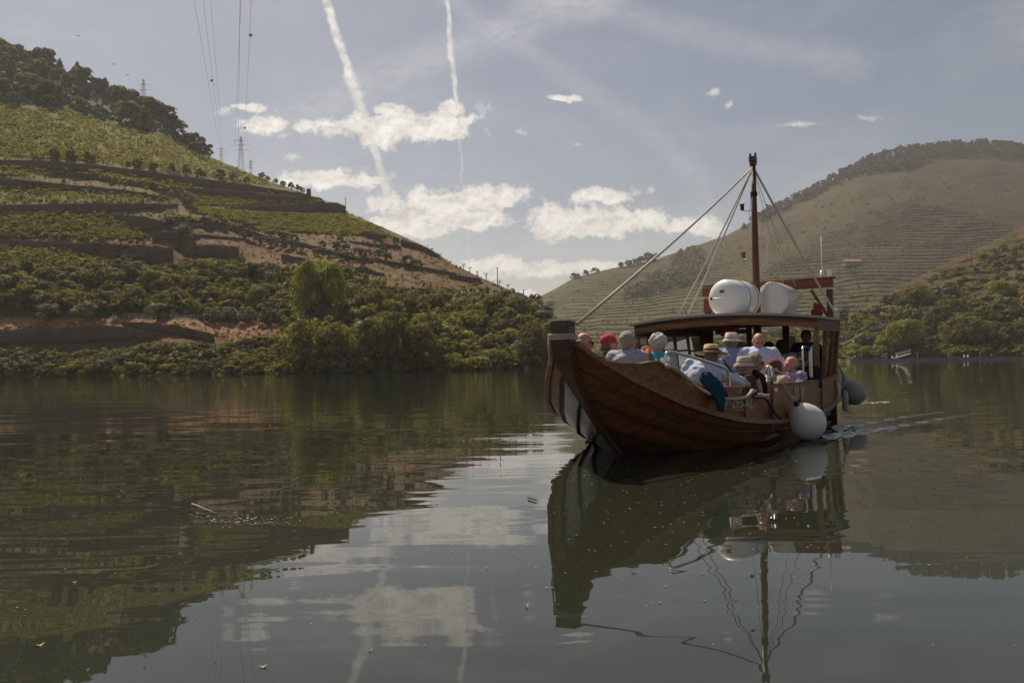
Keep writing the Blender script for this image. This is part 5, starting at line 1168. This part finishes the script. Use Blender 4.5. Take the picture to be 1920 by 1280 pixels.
def hand(bm, w_, d, palm_n, k=1.0):
    """palm with four unequal bent fingers and a thumb off its side"""
    d = d.normalized(); side = d.cross(palm_n).normalized(); palm_n = side.cross(d)
    capsule(bm, w_, w_ + d * .07 * k, .026 * k, .030 * k); capsule(bm, w_ + side * .018 * k, w_ + d * .08 * k + side * .022 * k, .018 * k, .018 * k); capsule(bm, w_ - side * .018 * k, w_ + d * .08 * k - side * .022 * k, .018 * k, .018 * k)
    for i, ln in enumerate((.060, .072, .068, .052)):
        b0 = w_ + d * .085 * k + side * (.030 - .020 * i) * k; b1 = b0 + (d * .8 - palm_n * .5).normalized() * ln * .55 * k; b2 = b1 + (d * .35 - palm_n * .95).normalized() * ln * .5 * k
        capsule(bm, b0, b1, .0095 * k, .009 * k, 6); capsule(bm, b1, b2, .009 * k, .0075 * k, 6)
    t0 = w_ + d * .025 * k + side * .028 * k; t1 = t0 + (d * .6 + side * .7 - palm_n * .3).normalized() * .04 * k; capsule(bm, t0, t1, .013 * k, .011 * k, 6); capsule(bm, t1, t1 + (d * .9 + side * .1 - palm_n * .4).normalized() * .03 * k, .011 * k, .009 * k, 6)
def person(label, u, v, ztop, face, pose='sit', skin='pink', shirt=(.4, .4, .5), trousers=(.05, .05, .07), lean=0.0, side_lean=0.0, head_turn=0.0, head_tilt=0.0, hair=None, hat=None, hatcol=(.6, .55, .45), glasses=None, arms='rest', sleeve='short', build=1.0, extra=None, k=1.0, px=None):
    """face: heading in degrees from straight away (+Y), clockwise; local x right, y forward, z up"""
    Hh = (1.65 if pose == 'stand' else 1.23) * k
    p = Vector(px) if px else BO + AF * u + PT * v; foot = ztop - Hh
    e = empty('person', (p.x, p.y, foot), -R(face)); tag(e, label, 'person', 'passengers aboard the boat')
    V_ = Vector
    hip = V_((0, 0, .50 if pose == 'sit' else .92)) * k
    sp = (Matrix.Rotation(-lean, 3, 'X') @ Matrix.Rotation(side_lean, 3, 'Y'))
    ch = hip + sp @ V_((0, 0, .36)) * k; nk = hip + sp @ V_((0, .01, .50)) * k; sh = [hip + sp @ V_((s * .165 * build, 0, .455)) * k for s in (-1, 1)]
    hd = nk + sp @ V_((0, .025, .108)) * k
    if pose == 'sit': kn = [V_((s * .11, .36, .50)) * k for s in (-1, 1)]; an = [V_((s * .09, .20, .12)) * k for s in (-1, 1)]
    else: kn = [V_((s * .10, .03, .50)) * k for s in (-1, 1)]; an = [V_((s * .11, 0, .09)) * k for s in (-1, 1)]
    hp = [hip + V_((s * .095, 0, 0)) * k for s in (-1, 1)]
    A = {'rest': [((s * .24, .06, .19), (s * .17, .30, .10)) for s in (-1, 1)], 'down': [((s * .27, -.02, .17), (s * .27, .05, -.07)) for s in (-1, 1)],
         'camera': [((s * .26, .20, .30), (s * .06, .30, .52)) for s in (-1, 1)], 'reach': [((-.27, .05, .20), (-.20, .25, .10)), ((.50, .08, .44), (.34, .34, .34))],
         'rail': [((s * .28, .10, .20), (s * .26, .34, .16)) for s in (-1, 1)], 'hips': [((s * .38, -.04, .20), (s * .22, .08, .04)) for s in (-1, 1)]}[arms]
    el = [hip + sp @ V_(a[0]) * k for a in A]; wr = [hip + sp @ V_(a[1]) * k for a in A]
    HR = Matrix.Rotation(-head_turn, 3, 'Z') @ Matrix.Rotation(-head_tilt, 3, 'X')
    def H(x, y, z): return hd + HR @ V_((x, y, z)) * k
    # body: one continuous skin
    bm = bmesh.new()
    capsule(bm, hip, ch, .125 * k * build, .13 * k * build); capsule(bm, ch, nk - V_((0, 0, .03)), .12 * k * build, .06 * k)
    capsule(bm, nk - V_((0, 0, .06)), hd - V_((0, 0, .02)), .056 * k, .054 * k); capsule(bm, sh[0], sh[1], .062 * k, .062 * k)
    for s in (0, 1):
        capsule(bm, sh[s], el[s], .052 * k, .040 * k); capsule(bm, el[s], wr[s], .040 * k, .026 * k)
        hand(bm, wr[s], (wr[s] - el[s]), V_((0, 0, 1)) if arms != 'camera' else V_(((-1, 1)[s], 0, 0)), k)
        capsule(bm, hp[s], kn[s], .085 * k * build, .056 * k); capsule(bm, kn[s], an[s], .055 * k, .036 * k); capsule(bm, an[s] - V_((0, .03, .04)) * k, an[s] + V_((0, .16, -.055)) * k, .038 * k, .034 * k)
    ellp(bm, H(0, -.008, .032), (.076 * k, .094 * k, .092 * k), HR); ellp(bm, H(0, .018, -.030), (.060 * k, .072 * k, .074 * k), HR); capsule(bm, H(-.03, .062, -.062), H(.03, .062, -.062), .024 * k, .024 * k, 8)
    capsule(bm, H(0, .082, .018), H(0, .108, -.022), .010 * k, .016 * k, 8); capsule(bm, H(-.045, .078, .030), H(.045, .078, .030), .014 * k, .014 * k, 8); capsule(bm, H(-.018, .088, -.052), H(.018, .088, -.052), .011 * k, .011 * k, 8)
    for s in (-1, 1): ellp(bm, H(s * .077, -.005, -.005), (.012 * k, .024 * k, .034 * k), HR); ellp(bm, H(s * .042, .058, -.018), (.022 * k, .02 * k, .022 * k), HR)
    remesh('body', bm, .0105 * k, skin_m[skin], e, 1)
    for s in (-1, 1):
        bm = bmesh.new(); ellp(bm, H(s * .031, .0865, .008), (.012 * k, .007 * k, .008 * k), HR); bobj('eye', bm, mat('eye_dark', (.03, .02, .015), .3), e, True)
    bm = bmesh.new(); capsule(bm, H(-.020, .099, -.050), H(.020, .099, -.050), .0035 * k, .0035 * k, 6); bobj('mouth', bm, mat('lips', (.30, .10, .09), .5), e, True)
    # shirt
    bm = bmesh.new(); o_ = .022
    capsule(bm, hip + V_((0, 0, -.02)), ch, (.140 * build + o_) * k, (.145 * build + o_) * k, 14); capsule(bm, ch, nk - sp @ V_((0, 0, .085)) * k, (.13 * build + o_) * k, .07 * k, 14)
    capsule(bm, sh[0], sh[1], (.066 + o_ * .6) * k, (.066 + o_ * .6) * k); capsule(bm, ch + V_((-.07, 0, 0)) * k, ch + V_((.07, 0, 0)) * k, .13 * k * build, .13 * k * build)
    capsule(bm, nk - sp @ V_((0, 0, .075)) * k, nk - sp @ V_((0, 0, .012)) * k, .074 * k, .064 * k)
    for s in (0, 1):
        if sleeve == 'none': continue
        if sleeve == 'short': capsule(bm, sh[s], sh[s].lerp(el[s], .78), (.060 + o_ * .7) * k, (.056 + o_ * .5) * k)
        else: capsule(bm, sh[s], el[s], (.058 + o_ * .7) * k, (.048 + o_ * .5) * k); capsule(bm, el[s], el[s].lerp(wr[s], .92), (.046 + o_ * .5) * k, .036 * k)
    sm = shirt if isinstance(shirt, bpy.types.Material) else cloth('cloth_%d_%d_%d' % tuple(int(c * 99) for c in shirt), shirt)
    remesh('shirt', bm, .016 * k, sm, e, 2, .042 * k, int(u * 10))
    bm = bmesh.new()
    for s in (0, 1): capsule(bm, hp[s], kn[s], (.098 * build) * k, .074 * k, 10); capsule(bm, kn[s], an[s], .070 * k, .055 * k)
    capsule(bm, hp[0], hp[1], .12 * k * build, .12 * k * build); remesh('trousers', bm, .022 * k, cloth('trousers_%d' % int(trousers[2] * 100), trousers), e, 1, .015, 3)
    for s in (0, 1): bm = bmesh.new(); capsule(bm, an[s] - V_((0, .045, .045)) * k, an[s] + V_((0, .17, -.055)) * k, .048 * k, .042 * k); bobj('shoe', bm, mat('shoe', (.06, .05, .045), .6), e, True)
    # hair
    if hair:
        col, style = hair; bm = bmesh.new()
        if style == 'short': ellp(bm, H(0, -.024, .046), (.088 * k, .097 * k, .094 * k), HR); ellp(bm, H(0, -.055, .0), (.078 * k, .06 * k, .075 * k), HR)
        elif style == 'bald': ellp(bm, H(0, -.045, .0), (.086 * k, .066 * k, .055 * k), HR)
        elif style == 'curly':
            rr_ = random.Random(int(u * 100))
            for q in range(34):
                a = rr_.uniform(0, 6.28); zz = rr_.uniform(-.25, 1); w2 = math.sqrt(max(0, 1 - zz * zz)); y_ = math.sin(a) * w2
                if y_ > .45 and zz < .45: continue
                ellp(bm, H(.084 * math.cos(a) * w2, -.022 + .092 * y_, .040 + .088 * zz), (.030 * k,) * 3)
            ellp(bm, H(0, -.026, .045), (.084 * k, .09 * k, .09 * k), HR)
        elif style == 'bob': ellp(bm, H(0, -.022, .042), (.096 * k, .104 * k, .102 * k), HR); ellp(bm, H(0, -.050, -.035), (.094 * k, .07 * k, .09 * k), HR)
        hm = mat('hair_%d_%d' % (int(col[0] * 100), int(col[2] * 100)), col, .75, var=.35, vscale=30, bump=1.0, bscale=70, stretch=(3, 3, 1))
        remesh('hair', bm, .010 * k, hm, e, 1, .016, 7)
    # hat
    if hat:
        hm = mat('hat_%d_%d_%d' % tuple(int(c * 99) for c in hatcol), hatcol, .85, var=.12, vscale=20, bump=.4, bscale=60)
        def lathe(prof, seg=24, cx=0, cy=-.012, tilt=0.0):
            bm = bmesh.new(); T_ = Matrix.Rotation(tilt, 3, 'X'); R_ = [[bm.verts.new(hd + HR @ (T_ @ V_((cx + r * 1.0 * math.cos(2 * math.pi * j / seg), cy + r * 1.12 * math.sin(2 * math.pi * j / seg), z))) * k) for j in range(seg)] for r, z in prof]
            for a, b_ in zip(R_[:-1], R_[1:]):
                for j in range(seg): bm.faces.new((a[j], a[(j + 1) % seg], b_[(j + 1) % seg], b_[j]))
            bmesh.ops.recalc_face_normals(bm, faces=bm.faces[:]); return bm
        ho = None
        if hat == 'bucket':
            ho = bobj('hat', lathe([(.135, .018), (.138, .022), (.095, .062), (.092, .075), (.084, .135), (.070, .150), (.001, .153), (.001, .149), (.068, .146), (.080, .132), (.090, .066), (.133, .016)]), hm, e, True)
            bobj('hat_band', lathe([(.0945, .064), (.0945, .082), (.091, .082)]), mat('hat_band_grey', (.25, .24, .22), .9), ho)
        elif hat == 'straw':
            ho = bobj('hat', lathe([(.185, .050), (.187, .055), (.10, .068), (.094, .075), (.088, .142), (.076, .158), (.04, .150), (.001, .152), (.001, .147), (.075, .150), (.085, .135), (.092, .066), (.183, .046)]), hm, e, True)
            bobj('hat_band', lathe([(.0975, .068), (.0945, .108), (.090, .108)]), mat('hat_band_brown', (.09, .06, .045), .8), ho)
        elif hat == 'cap':
            bm = lathe([(.090, .040), (.092, .045), (.090, .085), (.070, .125), (.035, .143), (.001, .147)]); a = []
            for row, (r_, z_) in enumerate([(.085, .050), (.125, .046), (.165, .036)]):
                a.append([bm.verts.new(H((.062 - .010 * row) * math.sin(t_) * 1.25, -.012 + r_ * math.cos(t_ * .75) * 1.08, z_ - .012 * abs(t_))) for t_ in np.linspace(-1.15, 1.15, 9)])
            for r0, r1 in zip(a[:-1], a[1:]):
                for j in range(8): bm.faces.new((r0[j], r0[j + 1], r1[j + 1], r1[j]))
            bmesh.ops.solidify(bm, geom=bm.faces[:], thickness=.004); ho = bobj('cap', bm, hm, e, True)
            bm = bmesh.new(); ellp(bm, H(0, -.012, .147), (.008 * k, .008 * k, .005 * k)); bobj('cap_button', bm, hm, ho)
    if glasses:
        bm = bmesh.new()
        for s in (-1, 1): ellp(bm, H(s * .033, .096, .008), (.026 * k, .008 * k, .018 * k), HR); tube(bm, [H(s * .055, .092, .014), H(s * .083, .0, .010)], .003, 5)
        tube(bm, [H(-.012, .100, .012), H(.012, .100, .012)], .003, 5); bobj('sunglasses' if glasses == 'dark' else 'glasses', bm, black if glasses == 'dark' else chrome, e, True)
    e['_'] = 1; del e['_']
    return e, dict(H=H, hd=hd, sh=sh, hip=hip, ch=ch, nk=nk, el=el, wr=wr, sp=sp, k=k)
def uv(px, D):
    X = ray(px, 660).x * D; r = Vector((X, D, 0)) - BO; return r.dot(AF), r.dot(PT), Vector((X, D, 0))
def at(px, ytop, D):
    p = P(px, ytop, D); u, v, _ = uv(px, D); return dict(u=u, v=v, ztop=p.z, px=(p.x, p.y, 0))
GREY = (.44, .41, .36); WHITE = (.74, .70, .62); BROWN = (.07, .045, .03)
person('bald sunburnt man half hidden behind the bow post', **at(1090, 624, 8.1), face=80, skin='red', shirt=(.35, .3, .3), hair=((.4, .36, .32), 'bald'), glasses='dark', head_tilt=.12, k=.92)
e, J = person('man in a red cap and black jacket behind the bow', **at(1137, 630, 8.9), face=70, skin='red', shirt=(.02, .02, .022), sleeve='long', hat='cap', hatcol=(.42, .03, .045), hair=((.18, .15, .12), 'bald'))
person('grey haired man in a grey blue shirt with his back turned', **at(1175, 623, 8.45), face=28, skin='pink', shirt=(.34, .36, .42), hair=(GREY, 'short'), build=1.0, glasses='clear', head_turn=.25, sleeve='long')
e, J = person('white haired woman with a turquoise top and pale bag strap', **at(1233, 628, 8.7), face=5, skin='pink', shirt=(.10, .33, .40), hair=(WHITE, 'curly'), sleeve='none', head_turn=-.1, build=.9)
bm = bmesh.new(); s_ = J['sh']; tube(bm, [s_[0] + Vector((.02, .10, .06)), s_[0] + Vector((.03, -.03, .10)), s_[0] + Vector((.0, -.16, -.05)), s_[0] + Vector((-.03, -.18, -.30))], .028, 8); bobj('orange_scarf', bm, cloth('orange_cloth', (.55, .09, .03)), e, True)
bm = bmesh.new(); box(bm, J['ch'] + Vector((.10, -.185, -.03)), (.19, .05, .30)); bmesh.ops.bevel(bm, geom=bm.edges[:], offset=.02, segments=2, affect='EDGES'); bobj('backpack', bm, cloth('pale_cloth', (.42, .38, .38)), e, True)
person('woman with sunglasses on her head between the grey and white haired ones', **at(1211, 650, 9.3), face=150, skin='red', shirt=(.03, .03, .03), hair=((.16, .10, .07), 'short'), glasses='dark', k=.95)
e, J = person('man in a straw hat and light blue shirt leaning with his arm stretched out', **at(1297, 645, 9.0), face=30, skin='tan', shirt=(.46, .53, .66), hair=((.25, .22, .2), 'bald'), hat='straw', hatcol=(.62, .45, .22), lean=.15, side_lean=.34, arms='reach', build=1.2, head_tilt=.1)
e, J = person('person in a navy cap facing us behind the rope', **at(1347, 686, 9.2), face=185, skin='pink', shirt=(.55, .52, .52), hat='cap', hatcol=(.04, .06, .11), head_tilt=.25, k=.92)
person('small person in an orange top behind the navy cap', **at(1336, 690, 9.65), face=250, skin='red', shirt=(.60, .07, .02), hair=((.3, .2, .12), 'short'), k=.85)
e, J = person('man in a white sun hat and violet blue shirt seen from behind', **at(1370, 627, 10.9), face=35, pose='stand', skin='tan', shirt=(.27, .29, .46), hat='bucket', hatcol=(.72, .68, .58), build=1.12, sleeve='long', hair=((.3, .28, .25), 'bald'), arms='down')
bm = bmesh.new(); a = J['hip']; tube(bm, [a + Vector((.16, -.16, .05)), a + Vector((.02, -.20, .25)), a + Vector((-.13, -.13, .48)), a + Vector((-.14, .0, .52)), a + Vector((-.05, .17, .35))], .014, 6); bobj('bag_strap', bm, black, e, True)
person('person in a navy shirt standing behind the white sun hat', **at(1388, 642, 11.5), face=60, pose='stand', skin='tan', shirt=(.025, .04, .10), hair=(BROWN, 'short'))
person('bald man in a pale blue polo shirt standing and facing us', **at(1421, 625, 10.7), face=188, pose='stand', skin='red', shirt=(.52, .57, .74), hair=((.35, .32, .3), 'bald'), build=1.2, arms='hips', head_tilt=.3)
person('person in a beige bucket hat sitting beside the gate', **at(1392, 672, 9.75), face=80, skin='red', shirt=(.06, .05, .06), hat='bucket', hatcol=(.52, .46, .35), sleeve='long', hair=((.3, .27, .24), 'bald'), k=.97)
person('curly grey haired woman in a black waistcoat beside the gate', **at(1411, 665, 9.95), face=100, skin='tan', shirt=(.015, .015, .018), trousers=(.02, .02, .025), hair=((.34, .29, .22), 'curly'), glasses='dark', sleeve='none', build=1.05)
person('red haired woman in sunglasses and a beige blouse', **at(1453, 674, 10.0), face=262, skin='pink', shirt=(.52, .45, .36), hair=((.20, .055, .025), 'bob'), glasses='dark', head_turn=-.1)
person('sunburnt bald man in a lilac checked shirt looking left', **at(1487, 668, 10.35), face=255, skin='red', shirt=(.32, .27, .40), hair=((.4, .3, .22), 'bald'), arms='rail')
person('dark haired person in sunglasses and a black shirt behind the handrails', **at(1508, 660, 10.95), face=232, skin='tan', shirt=(.02, .02, .022), hair=((.10, .07, .05), 'bob'), glasses='dark', head_tilt=.2)
person('woman in a pale grey green top standing deep under the canopy', **at(1466, 638, 12.2), face=10, pose='stand', skin='tan', shirt=(.42, .47, .47), hair=(BROWN, 'bob'))
person('dark haired person deep in the canopy left of the pale green top', **at(1441, 642, 12.3), face=20, pose='stand', skin='tan', shirt=(.04, .045, .04), hair=((.03, .02, .02), 'bob'))
person('helmsman in dark blue at the back of the canopy', **at(1511, 620, 13.1), face=200, pose='stand', skin='tan', shirt=(.03, .05, .09), hair=((.03, .025, .02), 'short'), arms='rail')
# teal jacket hanging over the bulwark
bm = bmesh.new(); c0 = portp(1.50, .66, .03)
for a, b_, r0, r1 in [((-.10, -.06, .26), (.03, .02, .10), .085, .10), ((.03, .02, .12), (.085, .05, -.10), .09, .075), ((.07, .10, .05), (.12, .22, -.03), .06, .045), ((.085, .03, -.08), (.10, .04, -.26), .06, .045), ((-.05, .05, .2), (.0, .2, .12), .06, .05), ((-.02, -.14, .16), (.03, -.10, -.04), .05, .04), ((.0, .12, .22), (.06, .16, .0), .05, .045), ((.05, -.04, .1), (.09, -.08, -.16), .045, .03)]:
    capsule(bm, c0 + Vector(a) * .62, c0 + Vector(b_) * .62, r0 * .85, r1 * .78)
o = remesh('jacket', bm, .010, cloth('teal_cloth', (.010, .055, .075), .25), None, 2, .03, 5); topobj(o, 'teal jacket draped over the boat side next to the straw hat man', 'jacket')

# ---------------------------------------------------------------- things on the water
foam = mat('foam', (.62, .60, .55), .7); deb = mat('debris', (.22, .18, .11), .8, objvar=.3, var=.5, vscale=40)
rs = np.random.RandomState(5)
def bits(name, px, py, size, m, label, elong=2.0, z=.004):
    V = []
    for x, y in zip(px, py):
        p = W(x, y, z); s = size * rs.uniform(.35, 1.3) * (p.y / 6) ** .5; a = rs.uniform(-.5, .5) + (math.pi * rs.randint(2) if 0 else 0); n = 5
        c, sn = math.cos(a), math.sin(a); pts = []
        for k in range(4):
            t_ = k * math.pi / 2 + rs.uniform(-.4, .4); r_ = s * rs.uniform(.6, 1.2); X, Y = r_ * elong * math.cos(t_), r_ * math.sin(t_); pts.append((p.x + X * c - Y * sn, p.y + X * sn + Y * c, z + .002 * rs.rand()))
        V += pts
    V = np.array(V); o = mobj(name, npmesh(name, V, qfaces(V), m)); tag(o, label, kind='stuff'); return o
n = 230; x = rs.uniform(900, 1560, n); y = 850 + 320 * rs.beta(1.4, 2.4, n); bits('floating_debris', x, y, .006, deb, 'tiny leaves and seeds floating before the boat')
n = 170; x = rs.uniform(0, 1920, n); y = 720 + 520 * rs.beta(1, 1.5, n); bits('floating_debris', x, y, .005, deb, 'specks floating on the open water')
n = 110; x = rs.normal(455, 48, n); y = 975 + (x - 455) * .05 + rs.normal(0, 7, n); bits('surface_bubbles', x, y, .006, mat('dull_foam', (.33, .31, .26), .7), 'cluster of bubbles around the floating twig')
n = 260; f = rs.rand(n) ** .8; x = 1572 + f * 95; y = 756.5 - f * 3 + rs.normal(0, 2.6, n) * (1 - f * .8); bits('wake_foam', x, y, .009, mat('dull_foam2', (.5, .48, .43), .7), 'white foam behind the boat', 2.5, .03)
n = 60; x = rs.uniform(985, 1090, n); y = rs.uniform(795, 835, n)
def wave(name, pts, wd, ht, label):
    """low ridges of water running out from the hull"""
    bm = bmesh.new(); P_ = catmull([W(*q, 0.0) for q in pts], 14); rows = []
    for i, p in enumerate(P_):
        d = (P_[min(i + 1, len(P_) - 1)] - P_[max(i - 1, 0)]).normalized(); s = Vector((d.y, -d.x, 0)); f = i / (len(P_) - 1); a = math.sin(math.pi * min(1, f * 6 + .15) / 2) * (1 - f) ** .5 + .02
        p = p + s * .02 * math.sin(i * .9) ; hh = ht * a * (.9 + .12 * math.sin(i * 1.3)); rows.append([bm.verts.new(p + s * wd * q + Vector((0, 0, hh * math.exp(-(q * 2.1) ** 2) + .001))) for q in np.linspace(-1, 1, 9)])
    for a, b_ in zip(rows[:-1], rows[1:]):
        for j in range(8): bm.faces.new((a[j], b_[j], b_[j + 1], a[j + 1]))
    bmesh.ops.recalc_face_normals(bm, faces=bm.faces[:])
    if sum(f.normal.z for f in bm.faces) < 0: bmesh.ops.reverse_faces(bm, faces=bm.faces[:])
    o = bobj(name, bm, wm, None, True); tag(o, label, kind='structure'); return o
wave('wake_ripple', [(1530,821),(1580,815),(1660,804),(1720,793),(1790,781),(1855,771)],   .13, .048, 'front wake ridge')
wave('wake_ripple', [(1550,803),(1600,798),(1660,788),(1720,778),(1775,771)],   .13, .044, 'rear wake ridge')
bark2 = mat('wet_twig', (.30, .22, .16), .6, var=.3, vscale=30)
def twig(pts, r, label, m=bark2):
    Q = [W(x, y, z) for x, y, z in pts]; o = tubeobj('twig', Q, r, m, None, 6); tag(o, label, 'twig')
twig([(360,944,.012),(368,947,.02),(385,954,.014),(408,963,.006)], [.006, .0065, .005, .003], 'bent pale twig floating among the bubbles')
twig([(990,932,.012),(998,934,.013),(1006,937,.012)], [.007, .006, .004], 'small dark twig floating left of the bow reflection', mat('dark_twig', (.05, .035, .03), .7))
0 and twig([(1010,926,.008),(1022,923,.01)], [.004, .003], 'thin dark sliver above the small dark twig', mat('dark_twig', (.05, .035, .03), .7))
def leaf(x, y, s, a, m, label):
    p = W(x, y, .006); bm = bmesh.new(); c, sn = math.cos(a), math.sin(a); o_ = []
    for t_ in np.linspace(0, 2 * math.pi, 15)[:-1]:
        X = s * math.cos(t_) * (1 + .12 * math.cos(3 * t_)); Y = s * .5 * math.sin(t_) * (1 + .2 * math.cos(5 * t_)); o_.append(bm.verts.new(p + Vector((X * c - Y * sn, X * sn + Y * c, .004 * math.cos(2 * t_)))))
    ce = bm.verts.new(p + Vector((0, 0, -.002)))
    for i in range(len(o_)): bm.faces.new((ce, o_[i], o_[(i + 1) % len(o_)]))
    tag(bobj('floating_leaf', bm, m), label, 'leaf', 'single leaves floating near us')
lm1 = mat('leaf_pale', (.38, .42, .16), .6, var=.2, vscale=20); lm2 = mat('leaf_yellow', (.35, .32, .05), .6, var=.2, vscale=20)
leaf(493, 1247, .013, .1, lm1, 'pale green leaf floating near the bottom edge'); leaf(75, 1207, .014, .9, lm2, 'yellow green leaf floating near the left bottom corner')
leaf(506, 797, .018, .2, mat('leaf_orange', (.6, .2, .06), .6), 'orange leaf on the water far left of the bow'); leaf(140, 1090, .009, .4, foam, 'white petal floating on the dark reflection')
leaf(988, 1135, .010, 1.3, mat('leaf_beige', (.40, .36, .28), .7), 'beige leaf standing out left of the bow reflection'); leaf(695, 1216, .008, .1, lm1, 'small olive leaf on the bright water')
# ---------------------------------------------------------------- air
hz = bpy.data.materials.new('haze'); hz.use_nodes = True; t = NT(hz.node_tree); t.n.clear()
out = t.node('ShaderNodeOutputMaterial'); pvv = t.node('ShaderNodeVolumePrincipled'); pvv.inputs['Color'].default_value = (.93, .93, .95, 1); pvv.inputs['Density'].default_value = HAZE; pvv.inputs['Anisotropy'].default_value = .25
t.l.new(pvv.outputs[0], out.inputs['Volume'])
bm = bmesh.new(); bmesh.ops.create_cube(bm, size=1, matrix=Matrix.Translation((200, 2400, 295)) @ Matrix.Diagonal((17000, 17000, 612, 1)))
tag(bobj('haze', bm, hz), kind='stuff')
